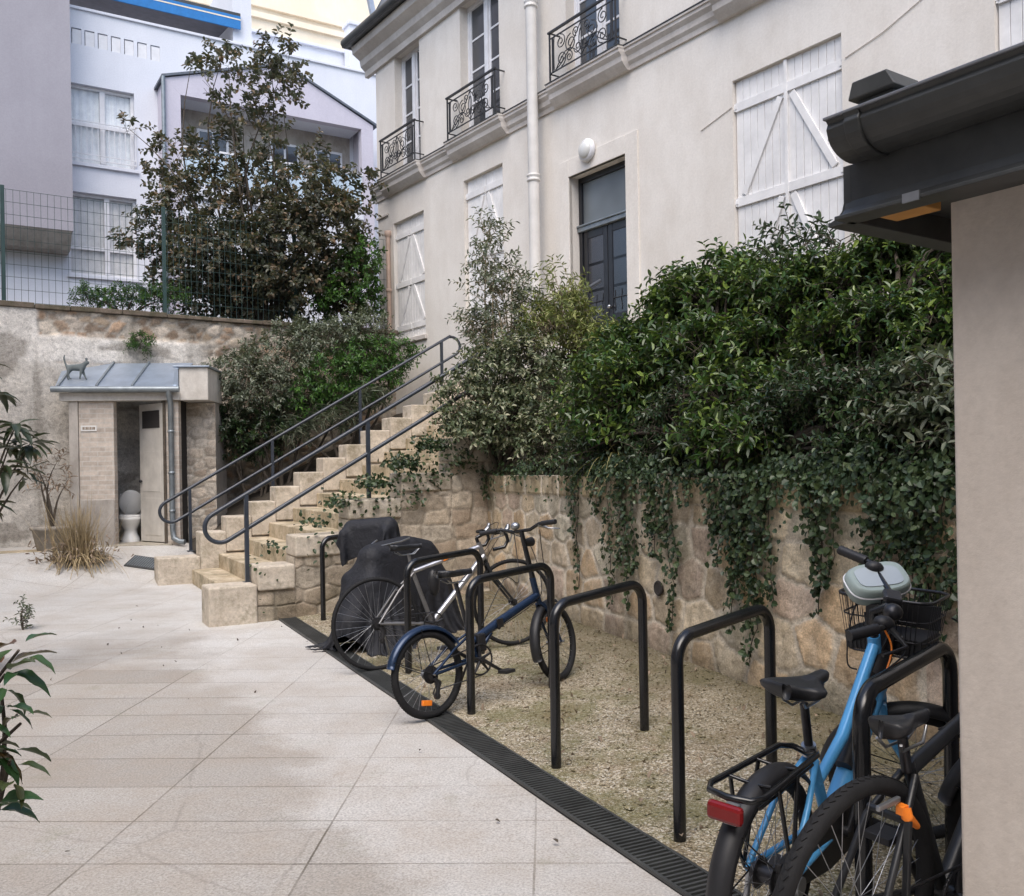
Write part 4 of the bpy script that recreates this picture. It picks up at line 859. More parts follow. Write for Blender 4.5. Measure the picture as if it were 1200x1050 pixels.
for i, (a, b, c, d) in enumerate(wins):
    f = MB(); m = (a+b)/2+.1
    f.box(a, a+.06, .12, .2, c, d); f.box(b-.07, b, .12, .2, c, d); f.box(a+.06, b-.07, .12, .2, d-.07, d); f.box(a+.06, b-.07, .12, .2, c, c+.07); f.box(m-.06, m+.06, .11, .19, c+.07, d-.07)
    zz = c+(d-c)*(.34 if i else .52); f.box(a+.06, m-.06, .125, .185, zz-.04, zz+.04); f.box(m+.06, b-.07, .125, .185, zz-.04, zz+.04)
    w = f.build('window', M['white_paint'], ap, .006)
    g = MB(); g.quad([(a+.05, .157, c+.06), (b-.06, .157, c+.06), (b-.06, .157, d-.06), (a+.05, .157, d-.06)]); g.build('pane', M['clear_glass'], w)
    q = MB(); n = 46; xs_ = np.linspace(a+.02, b-.02, n); 
    for j in range(n-1): q.quad([(xs_[j], .21+.012*math.sin(j*1.3), c), (xs_[j+1], .21+.012*math.sin((j+1)*1.3), c), (xs_[j+1], .21+.012*math.sin((j+1)*1.3), d), (xs_[j], .21+.012*math.sin(j*1.3), d)])
    q.build('curtain', M['curtain'] if i == 0 else M['curtain_dim'], w)
    s_ = MB(); s_.box(a-.05, b+.08, -.07, .2, c-.08, c-.002); s_.build('window_sill', M['white_render'], ap, .008)
    if i == 0:
        rl = MB(); zr = c+(d-c)*.53
        for zz in (c+.10, c+.22, zr-.12, zr): rl.box(a, b+.03, -.05, -.025, zz-.012, zz+.012)
        for x in np.linspace(a+.05, b+.02, 14): rl.box(x-.008, x+.008, -.045, -.03, c+.1, zr)
        rl.build('window_guard', M['white_paint'], ap)
# violet bay projecting on the left
a, b = C(84, 150, .9); zb_ = C(88, 271, .9)[1]
mb = MB(); mb.box(a-6, a, -.9, -.003, zb_, tz_+5); mb.build('bay', M['violet_render'], ap)
mb = MB(); mb.prism([(a-6, -.897, zb_-.003), (a-.03, -.897, zb_-.003), (a-.03, -.01, zb_-.003), (a-6, -.01, zb_-.003)], (0, .35, -.38)); mb.build('bay_corbel', M['grey_render'], ap)
# retracting awning over the roof terrace
s0, z0 = C(165, 2, -.2); s1, z1 = C(281, 47, -.2); zf = tz_+.72
mb = MB(); mb.prism([(-7, .22, zf), (s1, .22, zf), (s1, 3.0, zf+.35), (-7, 3.0, zf+.35)], (0, 0, .03)); mb.build('awning', M['grey_canvas'], ap)
mb = MB(); mb.box(-7, s1+.02, .16, .2, zf-.20, zf+.14); mb.build('awning_valance', M['blue_canvas'], ap); mb = MB(); mb.box(-7, s1+.02, .155, .16, zf+.03, zf+.065); mb.build('valance_stripe', M['cream_render'], ap)
mb = MB(); mb.box(-7, s1+.03, .2, .3, zf+.145, zf+.24); mb.build('awning_bar', M['zinc_dark'], ap)
mb = MB(); mb.box(s1-.15, s1+.35, .3, 3.2, tz_, tz_+2.2); mb.build('terrace_wall', M['white_render'], ap)
# gabled loggia projecting on the right
off = .9; L = lambda px, py: C(px, py, off)
gl, gr = L(194, 150)[0], L(438, 200)[0]; ol, orr = L(212, 140)[0], L(424, 180)[0]; zo = (L(212, 107)[1]+L(424, 155)[1])/2; ze = (L(194, 91)[1]); zr_ = L(434, 147)[1]; sp, zp = L(333, 77)
zb1 = L(424, 246)[1]; ztop = L(424, 207)[1]
mb = MB(); mb.szp([(gl, ze), (ol, zo), (orr, zo), (gr, zo), (gr, zr_), (sp, zp)], -off, -off+.22)
mb.szp([(gl, 2), (ol, 2), (ol, zo-.002), (gl, ze-.002)], -off, -off+.22); mb.box(orr, gr, -off, -off+.22, 2, zo-.002)
mb.box(gl+.002, gl+.22, -off+.222, -.003, 2, ze); mb.box(gr-.22, gr-.002, -off+.222, -.003, 2, zr_)
mb.build('loggia_front', M['lilac_render'], ap)
mb = MB(); mb.box(ol, orr, -off-.06, -.004, zb1-.28, zb1); mb.box(ol, orr, -off+.225, -.004, zo+.002, zo+.1); mb.build('loggia_slab', M['white_render'], ap)
mb = MB(); mb.box(ol, orr, -off+.02, -.01, 2, zb1-.285); mb.build('lower_wall', M['white_render'], ap)
mb = MB(); mb.box(ol, orr, -.03, -.006, zb1+.002, zo-.002); mb.build('loggia_back', M['grey_render'], ap)
for u in (.12, .52, .78):
    a = ol+(orr-ol)*u; b = a+(orr-ol)*.17; f = MB(); f.box(a, b, -.07, -.031, zb1+.01, zo-.45); w = f.build('loggia_door', M['white_paint'], ap, .005); g = MB(); g.box(a+.07, (a+b)/2-.03, -.08, -.071, zb1+.1, zo-.52); g.box((a+b)/2+.03, b-.07, -.08, -.071, zb1+.1, zo-.52); g.build('pane', M['window_glass'], w)
mb = MB(); n = 9
for i in range(n): x0 = ol+.02+(orr-ol-.04)*i/n; mb.box(x0+.015, x0+(orr-ol-.04)/n-.015, -off-.02, -off-.008, zb1+.08, ztop)
bp = mb.build('balcony_panel', M['balcony_glass'], ap); mb = MB(); mb.box(ol, orr, -off-.045, -off+.005, ztop+.002, ztop+.05)
for i in range(n+1): x0 = ol+.02+(orr-ol-.04)*i/n; mb.box(x0-.012, x0+.012, -off-.03, -off+.0, zb1, ztop)
mb.build('balcony_rail', M['white_paint'], bp)
mb = MB(); mb.prism([(gl-.08, -off-.05, ze), (sp, -off-.05, zp+.0), (sp, .0, zp), (gl-.08, 0, ze)], (0, 0, .06)); mb.prism([(sp+.001, -off-.05, zp), (gr+.12, -off-.05, zr_-.02), (gr+.12, 0, zr_-.02), (sp+.001, 0, zp)], (0, 0, .06)); mb.build('gable_roof', M['slate'], ap)
mb = MB(); mb.tube([(gl-.05, -off-.06, ze), (gl-.05, -off-.06, 2.5)], .05, 10); mb.build('downpipe', M['zinc_grey'], ap)
# ------------------------------------------------------------------ tall pale houses behind
k = 29.0; tp = at(330, 60, k); tw = thing('white_block', 'white stepped block with thin cornice lines behind the gabled loggia', 'building', (tp[0], tp[1], 0), math.atan2(CD[1], CD[0]))
TP = (tp[0], tp[1]); T = lambda px, py: onpl(px, py, TP, CD)
x0 = T(284, 60)[0]; x1 = T(388, 90)[0]; zc = T(388, 60)[1]
mb = MB(); mb.box(x0, 12, 0, 5, 2, zc); mb.build('wall', M['white_render'], tw)
mb = MB()
for dz in (0, -.55, -1.5): mb = MB(); mb.box(x0-.05, 12.05, -.10 if dz == 0 else -.05, 5, zc+dz+.001, zc+dz+.09); mb.build('cornice', M['white_render'], tw, .01)
mb = MB(); xa = T(403, 110)[0]; xb = T(440, 110)[0]; mb.box(xa, xb+4, -.55, -.102, 2, zc+.75); mb.build('chimney_stack', M['white_render'], tw, .01)
mb = MB(); mb.box(xa-.05, xb+4.05, -.62, -.05, zc+.752, zc+.86); mb.build('stack_cap', M['white_render'], tw, .01)
k = 36.0; tp2 = at(330, 40, k); tc = thing('cream_building', 'tall cream building catching bright light behind the white houses', 'building', (tp2[0], tp2[1], 0), math.atan2(CD[1], CD[0]))
mb = MB(); mb.box(-16, 16, 0, 6, 2, 30); mb.build('wall', M['cream_render'], tc)
mb = MB(); TP2 = (tp2[0], tp2[1])
for py, w_ in ((18, .12), (5, .1)): z_ = onpl(300, py, TP2, CD)[1]; mb = MB(); mb.box(-16, 16, -.12, -.002, z_-.1, z_+w_); mb.build('string_course', M['cream_render'], tc)
# ------------------------------------------------------------------ added house, out of view behind and to the left, put in to shade the yard
oh = thing('unseen_shade_house', 'plain cream house added out of view behind and left of the viewer to shade the courtyard', 'house', (-9.8, -9, 0), 0)
def wing(ox, oy, ang, L, Hh, name):
    m4 = Matrix.Translation((ox+9.8, oy+9, 0)) @ Matrix.Rotation(ang, 4, 'Z'); ops = []
    for fl in range(3):
        for i in range(int(L/3)): ops.append((1+i*3, 2.2+i*3, 1.0+fl*3.2, 3.0+fl*3.2))
    mb = MB(); mb.X = m4; wall_grid(mb, 0, L, 0, Hh, ops, .25); mb.box(0, L, .26, 6, 0, Hh); mb.build(name, M['beige_render'], oh)
    mb = MB(); mb.X = m4
    for a, b, c, d in ops: mb.box(a, b, .2, .25, c, d)
    mb.build('window_glass', M['window_glass'], oh); mb = MB(); mb.X = m4; mb.prism([(-.2, -.3, Hh), (L+.2, -.3, Hh), (L+.2, 6, Hh), (-.2, 6, Hh)], (0, 0, .25)); mb.build('roof', M['slate'], oh)
wing(-9.8, -9.0, PI/2, 19.5, 11.5, 'left_wall'); wing(14, -9.3, PI, 23, 11.5, 'rear_wall')
# ------------------------------------------------------------------ bicycles (x forward from the rear axle, y left, z up)
def wheel(root, cx, r, tyre, rim_m, tyre_m=None, X=None, hub=.03, nsp=32, rim_h=.022, refl=None, name='wheel'):
    rim = MB(); rim.X = X; c = (cx, 0, r); rr = r-tyre*1.25
    rim.torus(c, (0, 1, 0), rr, rim_h*.55, 56, 8)
    rim.cyl((cx, -.05, r), (cx, .05, r), hub*.55, 12); rim.cyl((cx, -.032, r), (cx, -.026, r), hub, 16); rim.cyl((cx, .026, r), (cx, .032, r), hub, 16); rim.cyl((cx, -.075, r), (cx, .075, r), .007, 8)
    w = rim.build(name, rim_m, root)
    sp = MB(); sp.X = X
    for i in range(nsp):
        a = 2*PI*i/nsp; b = a + (.42 if i % 4 < 2 else -.42); sd = .028 if i % 2 else -.028
        sp.tube([(cx+hub*.9*math.cos(b), sd, r+hub*.9*math.sin(b)), (cx+(rr-.004)*math.cos(a), 0, r+(rr-.004)*math.sin(a))], .0013, 3, caps=False)
    sp.build('spokes', M['alloy'], w)
    t = MB(); t.X = X; t.torus(c, (0, 1, 0), r-tyre, tyre, 60, 10)
    for i in range(90):
        a = 2*PI*i/90
        for y in (-.4, .4): t.tube([(cx+(r-.001)*math.cos(a), y*tyre, r+(r-.001)*math.sin(a)), (cx+(r-.0005)*math.cos(a+.04), y*tyre*.2, r+(r-.0005)*math.sin(a+.04))], .0022, 3, caps=False)
    t.build('tyre', M['rubber'], w)
    if refl is not None:
        f = MB(); f.X = X
        for a in refl: R_ = rr*.72; f.box(cx+R_*math.cos(a)-.035, cx+R_*math.cos(a)+.035, -.012, .012, r+R_*math.sin(a)-.017, r+R_*math.sin(a)+.017, Matrix.Rotation(-(a+PI/2), 3, 'Y'))
        f.build('reflector', M['orange_plastic'], w, .004)
    return w
def saddle(root, x, z, m, L=.27, W=.17, X=None, tilt=0):
    S = MB(); S.X = X; n = 16; rings = []
    for i in range(n+1):
        t = i/n; w = (W/2)*(1-sstep((t-.12)/.62)*.76)*(math.sqrt(max(0.02, 1-(max(0, .16-t)/.16)**2)))*(1 if t < .95 else .75)
        xx = x-L*.5+L*t; zc = z+.022*(1-t)**2+.006*t+tilt*(t-.5); th = .05-.018*t
        pts = []
        for k in range(16):
            a = 2*PI*k/16; cy, sz_ = math.cos(a), math.sin(a)
            pts.append((xx, w*cy*(abs(cy)**-.25 if abs(cy) > .01 else 1), zc + (th*.42*sz_ if sz_ > 0 else th*.75*sz_) - .012*math.exp(-(cy*2.4)**2)*(sz_ > 0)*(t < .6)))
        rings.append(S._v(pts))
    for a, b in zip(rings, rings[1:]):
        for k in range(16): S._f([a+k, a+(k+1) % 16, b+(k+1) % 16, b+k], True)
    S._f([rings[0]+k for k in range(16)], True); S._f([rings[-1]+k for k in reversed(range(16))], True)
    o = S.build('saddle', m, root)
    for s in (-1, 1): r_ = MB(); r_.X = X; r_.tube([(x-L*.33, s*.035, z-.03), (x-.05, s*.022, z-.058), (x+.06, s*.022, z-.058), (x+L*.4, s*.012, z-.02)], .0045, 6); r_.build('saddle_rail', M['alloy'], o)
    return o
def crank(root, bx, bz, ang, rc, Lc=.17, side=-1, m='dark_alloy', X=None):
    q = MB(); q.X = X; y = side*.045
    q.torus((bx, y, bz), (0, 1, 0), rc, .006, 40, 6)
    for i in range(40): a = 2*PI*i/40; q.box(bx+(rc+.004)*math.cos(a)-.004, bx+(rc+.004)*math.cos(a)+.004, y-.0022, y+.0022, bz+(rc+.004)*math.sin(a)-.004, bz+(rc+.004)*math.sin(a)+.004)
    for i in range(5): a = 2*PI*i/5+.3; q.tube([(bx, y, bz), (bx+rc*math.cos(a), y, bz+rc*math.sin(a))], [.014, .007], 6)
    q.cyl((bx, -.075, bz), (bx, .075, bz), .019, 14)
    for s, a in ((side, ang), (-side, ang+PI)): q.tube([(bx, s*.07, bz), (bx+Lc*math.cos(a), s*.085, bz+Lc*math.sin(a))], [.014, .010], 8)
    o = q.build('crankset', M[m], root)
    for s, a in ((side, ang), (-side, ang+PI)):
        p = MB(); p.X = X; px, pz = bx+Lc*math.cos(a), bz+Lc*math.sin(a); p.cyl((px, s*.08, pz), (px, s*.18, pz), .006, 8)
        p.box(px-.042, px+.042, s*.135-.042, s*.135+.042, pz-.011, pz+.011); p.build('pedal', M['black_plastic'], o, .005)
    return o
def chain(root, bx, bz, rc, ax, az, rs, side=-1, X=None, tens=True):
    q = MB(); q.X = X; y = side*.045
    q.tube([(bx, y, bz+rc+.004), (ax, y, az+rs+.003)], .0045, 5)
    if tens: q.tube([(bx, y, bz-rc-.004), (ax+.04, y, az-.10), (ax+.02, y, az-.14), (ax-.01, y, az-.12), (ax+.03, y, az-.06), (ax+.04, y, az-.02)], .0045, 5)
    else: q.tube([(bx, y, bz-rc-.004), (ax, y, az-rs-.003)], .0045, 5)
    q.build('chain', M['dark_alloy'], root)
    d = MB(); d.X = X
    for i in range(5): d.cyl((ax, side*(.030+.005*i), az), (ax, side*(.033+.005*i), az), rs*(1.15-.1*i), 20)
    if tens: d.tube([(ax+.005, side*.055, az-.02), (ax+.035, side*.055, az-.055), (ax+.02, side*.05, az-.14)], [.014, .016, .012], 8); d.cyl((ax+.035, side*.04, az-.06), (ax+.035, side*.058, az-.06), .022, 12); d.cyl((ax+.018, side*.04, az-.135), (ax+.018, side*.058, az-.135), .022, 12)
    d.build('gear_cluster', M['dark_alloy'], root)
def mudguard(root, cx, r, a0, a1, w, m, X=None, gap=.018, stay=None):
    q = MB(); q.X = X; n = 26; sec = [(-1, -.010), (-.92, .002), (-.5, .014), (0, .019), (.5, .014), (.92, .002), (1, -.010)]; rings = []
    for i in range(n+1):
        a = a0+(a1-a0)*i/n
        rings.append(q._v([(cx+(r+gap+h)*math.cos(a), y*w/2, r+(r+gap+h)*math.sin(a)) for y, h in sec] + [(cx+(r+gap+h-.004)*math.cos(a), y*w/2*.96, r+(r+gap+h-.004)*math.sin(a)) for y, h in reversed(sec)]))
    k = len(sec)*2
    for a, b in zip(rings, rings[1:]):
        for i in range(k): q._f([a+i, a+(i+1) % k, b+(i+1) % k, b+i], True)
    q._f([rings[0]+i for i in range(k)]); q._f([rings[-1]+i for i in reversed(range(k))]); o = q.build('mudguard', M[m], root)
    if stay is not None:
        for a in stay:
            for y in (-1, 1): s = MB(); s.X = X; s.tube([(cx, y*.06, r), (cx+(r+gap)*math.cos(a), y*w*.48, r+(r+gap)*math.sin(a))], .0028, 5); s.build('mudguard_stay', M['black_metal'], o)
    return o
def steer(hx, hz, head_ang, deg):
    ax = Vector((-math.cos(head_ang), 0, math.sin(head_ang))); p = Vector((hx, 0, hz))
    return Matrix.Translation(p) @ Matrix.Rotation(R(deg), 4, ax) @ Matrix.Translation(-p)
def lean(mat_deg): return Matrix.Rotation(R(mat_deg), 4, 'X')
def cable(root, pts_list, m='black_plastic', r=.0032, X=None, name='cable'):
    for p in pts_list:
        q = MB(); q.X = X; P = [Vector(v) for v in p]; out = []
        for i in range(len(P)-1):
            p0 = P[max(i-1, 0)]; p1 = P[i]; p2 = P[i+1]; p3 = P[min(i+2, len(P)-1)]
            for t in np.linspace(0, 1, 7)[:-1]: out.append(.5*((2*p1)+(p2-p0)*t+(2*p0-5*p1+4*p2-p3)*t*t+(3*p1-p0-3*p2+p3)*t**3))
        out.append(P[-1]); q.tube(out, r, 5); q.build(name, M[m], root)
def place_bike(name, label, rear, front, z0=0.0, z1=0.0, leand=0.0):
    dx, dy = front[0]-rear[0], front[1]-rear[1]; root = thing(name, label, 'bicycle', (rear[0], rear[1], z0), math.atan2(dy, dx))
    root.rotation_mode = 'XYZ'; root.rotation_euler = (R(leand), -math.atan2(z1-z0, math.hypot(dx, dy)), math.atan2(dy, dx)); return root
def grip(root, a, b, X, m='black_plastic', r=.017):
    g = MB(); g.X = X; a, b = Vector(a), Vector(b); n = 12
    g.tube([a+(b-a)*i/n for i in range(n+1)], [r*(1.0+.10*(i % 2)) for i in range(n+1)], 10); return g.build('grip', M[m], root)
# ---------------- grey bicycle with a sloping silver top tube
def grey_bike():
    rr = gnd(446, 786, .005); rf = gnd(606, 757, .065); b = place_bike('bicycle', 'grey bicycle with silver tubes and narrow tyres leaning beside the black cover', rr[:2], rf[:2], .010, .075, -4)
    wb = math.hypot(rf[0]-rr[0], rf[1]-rr[1]); r = .365; X = steer(wb-.13, .75, R(72), -6)
    wheel(b, 0, r, .017, M['dark_alloy'], refl=None); wheel(b, wb, r, .017, M['dark_alloy'], X=X)
    B = (.47, 0, .30); ST = (.335, 0, .76); HT = (wb-.27, 0, .90); HB = (wb-.225, 0, .755)
    f = MB(); f.tube([HT, HB], .021, 12); f.build('head_tube', M['grey_frame'], b); f = MB(); f.tube([B, ST], .017, 12); f.cyl((B[0], -.036, B[2]), (B[0], .036, B[2]), .024, 14)
    for s in (-1, 1):
        f.tube([(0, s*.065, r), (B[0]-.03, s*.03, B[2])], [.010, .012], 8); f.tube([(0, s*.065, r), (.20, s*.042, .60), (ST[0]+.01, s*.016, ST[2]-.04)], .0085, 8)
    f.tube([(.2, -.04, .60), (.2, .04, .60)], .007, 6); f.tube([(ST[0]+.005, 0, ST[2]-.06), (ST[0]-.012, 0, ST[2]+.12)], .0135, 10); f.build('frame', M['grey_frame'], b)
    f = MB(); f.tube([(ST[0]+.01, 0, ST[2]-.03), (HT[0]+.005, 0, HT[2]-.035)], [.017, .019], 12); f.build('top_tube', M['silver_frame'], b)
    f = MB(); f.tube([B, (HB[0]-.005, 0, HB[2]+.03)], [.024, .027], 12); f.build('down_tube', M['silver_frame'], b)
    saddle(b, ST[0]-.03, ST[2]+.17, M['saddle_skin'], .27, .145)
    crank(b, B[0], B[2], -.9, .085); chain(b, B[0], B[2], .085, 0, r, .045)
    f = MB(); f.X = X
    for s in (-1, 1): f.tube([(wb, s*.055, r), (HB[0]+.035, s*.045, HB[2]-.12), (HB[0]+.012, s*.025, HB[2]-.045)], [.009, .014, .015], 8)
    f.tube([(HB[0]+.012, -.03, HB[2]-.045), (HB[0]+.012, .03, HB[2]-.045)], .017, 8); f.tube([HB, (HB[0]+.014, 0, HB[2]-.045)], .018, 10); f.build('fork', M['matte_frame'], b)
    S = (HT[0]-.012, 0, HT[2]+.04); E = (S[0]+.09, 0, S[2]+.035); h = MB(); h.X = X; h.tube([HT, S], .015, 10); h.tube([S, E], .015, 10); h.tube([(E[0], -.21, E[2]), (E[0], .21, E[2])], .013, 10)
    for s in (-1, 1): h.tube([(E[0], s*.20, E[2]), (E[0]+.05, s*.215, E[2]+.005), (E[0]+.095, s*.215, E[2]-.02), (E[0]+.105, s*.215, E[2]-.07), (E[0]+.07, s*.215, E[2]-.12), (E[0]-.03, s*.215, E[2]-.13)], .015, 10)
    hb = h.build('handlebar', M['black_metal'], b); 
    for s in (-1, 1): h = MB(); h.X = X; h.tube([(E[0]+.08, s*.215, E[2]+.0), (E[0]+.115, s*.215, E[2]+.03), (E[0]+.12, s*.215, E[2]+.065)], [.018, .020, .012], 8); h.tube([(E[0]+.115, s*.215, E[2]+.03), (E[0]+.145, s*.215, E[2]-.03), (E[0]+.12, s*.215, E[2]-.085)], .006, 6); h.build('brake_lever', M['alloy'], hb)
    cable(b, [[(E[0]+.1, .2, E[2]+.04), (E[0]+.16, .1, E[2]+.06), (HT[0]+.08, .02, HT[2]-.06), (HT[0], .02, HT[2]-.10)], [(E[0]+.1, -.2, E[2]+.04), (E[0]+.17, -.06, E[2]+.05), (HT[0]+.09, -.01, HT[2]-.1), (HB[0]+.03, 0, HB[2]-.05)]], X=X)
    q = MB(); q.tube([(.09, .09, .25), (.14, .13, .02)], .009, 6); q.build('kickstand', M['alloy'], b)
    q = MB(); q.ball((.52, 0, .62), .05, .04, .11); q.build('frame_bag', M['black_plastic'], b)
    q = MB(); q.box(.60, .66, -.045, -.035, .79, .83, Matrix.Rotation(R(-20), 3, 'Y')); q.build('frame_reflector', M['orange_plastic'], b, .004)
grey_bike()
# ---------------- dark blue small-wheeled bicycle
def blue_folder():
    rr = gnd(507, 842, .01); rf = gnd(659, 798, .05); b = place_bike('bicycle', 'dark blue small-wheeled bicycle with tall handlebar stem and mudguards beside the drain', rr[:2], rf[:2], .012, .055, -6)
    wb = math.hypot(rf[0]-rr[0], rf[1]-rr[1]); r = .275; X = steer(wb-.155, .7, R(80), 16)
    wheel(b, 0, r, .024, M['chrome_rim'], hub=.032, nsp=28, refl=[-1.75], rim_h=.02); wheel(b, wb, r, .024, M['chrome_rim'], X=X, nsp=28, rim_h=.02, refl=[1.75])
    B = (.40, 0, .295); HB = (wb-.145, 0, .60); HT = (wb-.175, 0, .76); SB = (.375, 0, .43)
    f = MB(); f.tube([(SB[0]-.01, 0, SB[2]-.02), (.62, 0, .50), (HB[0]-.005, 0, HB[2]+.03)], [.026, .031, .028], 14); f.build('main_tube', M['blue_frame'], b)
    f = MB(); f.tube([B, (.355, 0, .52)], .021, 12); f.cyl((B[0], -.038, B[2]), (B[0], .038, B[2]), .026, 14); f.tube([(B[0]+.01, 0, B[2]+.02), (.55, 0, .445)], .017, 10)
    for s in (-1, 1): f.tube([(0, s*.06, r), (B[0]-.04, s*.032, B[2]+.005)], .011, 8); f.tube([(0, s*.06, r), (.2, s*.045, .40), (.362, s*.02, .47)], .009, 8)
    f.build('frame', M['blue_frame'], b)
    f = MB(); f.tube([HB, HT], .023, 12); f.build('head_tube', M['blue_frame'], b)
    q = MB(); q.cyl((.60, -.04, .47), (.60, .04, .50), .014, 8); q.box(.585, .64, -.042, -.030, .47, .53); q.build('folding_hinge', M['dark_alloy'], b, .004)
    q = MB(); q.tube([(.358, 0, .50), (.30, 0, .82)], .0155, 10); q.cyl((.365, 0, .50), (.36, 0, .53), .024, 12); q.build('seat_post', M['dark_alloy'], b)
    saddle(b, .30, .875, M['saddle_skin'], .28, .17)
    crank(b, B[0], B[2], -.62, .098); chain(b, B[0], B[2], .098, 0, r, .05)
    mudguard(b, 0, r, 2.85, .55, .07, 'blue_frame', stay=[2.7, 1.7]); mudguard(b, wb, r, 3.45, 1.35, .07, 'black_plastic', X=X, stay=[3.3])
    f = MB(); f.X = X
    for s in (-1, 1): f.tube([(wb, s*.05, r), (HB[0]+.05, s*.045, HB[2]-.10), (HB[0]+.012, s*.02, HB[2]-.03)], [.009, .014, .016], 8)
    f.tube([HB, (HB[0]+.012, 0, HB[2]-.03)], .021, 10); f.build('fork', M['blue_frame'], b)
    T = (HT[0]-.055, 0, 1.09); h = MB(); h.X = X; h.tube([HT, (HT[0]-.01, 0, HT[2]+.05), T], [.021, .02, .017], 12)
    h.tube([(T[0]-.05, -.31, T[2]+.03), (T[0]-.01, -.16, T[2]+.035), (T[0]+.01, -.07, T[2]+.005), (T[0]+.01, .07, T[2]+.005), (T[0]-.01, .16, T[2]+.035), (T[0]-.05, .31, T[2]+.03)], .0125, 10); hb = h.build('handlebar', M['black_metal'], b)
    for s in (-1, 1): grip(hb, (T[0]-.05, s*.315, T[2]+.03), (T[0]-.025, s*.19, T[2]+.034), X)
    for s in (-1, 1): q = MB(); q.X = X; q.tube([(T[0]-.005, s*.155, T[2]+.03), (T[0]+.0, s*.17, T[2]+.02), (T[0]+.06, s*.19, T[2]-.005), (T[0]+.035, s*.29, T[2]-.02)], [.018, .014, .006, .005], 8); q.build('brake_lever', M['alloy'], hb)
    q = MB(); q.X = X; q.ball((T[0]+.01, .05, T[2]+.045), .034, .034, .028); q.build('bell', M['alloy'], hb)
    q = MB(); q.X = X; q.tube([(T[0]+.0, 0, T[2]-.06), (T[0]+.06, 0, T[2]-.08), (T[0]+.11, 0, T[2]-.08)], [.008, .03, .034], 14); q.build('lamp', M['black_plastic'], hb)
    cable(b, [[(T[0]+.03, .16, T[2]), (T[0]+.14, .08, T[2]-.10), (HT[0]+.09, .01, HT[2]-.05), (HB[0]-.02, .02, HB[2]-.02), (.5, .02, .42)], [(T[0]+.02, .1, T[2]), (T[0]-.02, .05, T[2]-.22), (HT[0]-.14, .0, HT[2]-.02), (HT[0]-.26, 0, HT[2]+.02), (.5, .02, .50)], [(T[0]+.03, -.16, T[2]), (T[0]+.15, -.03, T[2]-.12), (HT[0]+.11, -.02, HT[2]-.12), (HB[0]+.06, -.03, HB[2]-.12)]], X=None)
    q = MB(); q.tube([(.36, .04, .28), (.30, .16, .03)], .009, 6); q.build('kickstand', M['dark_alloy'], b)
    q = MB(); q.box(.40, .47, -.045, .045, .34, .46); q.build('lock_bracket', M['black_plastic'], b, .012)
blue_folder()
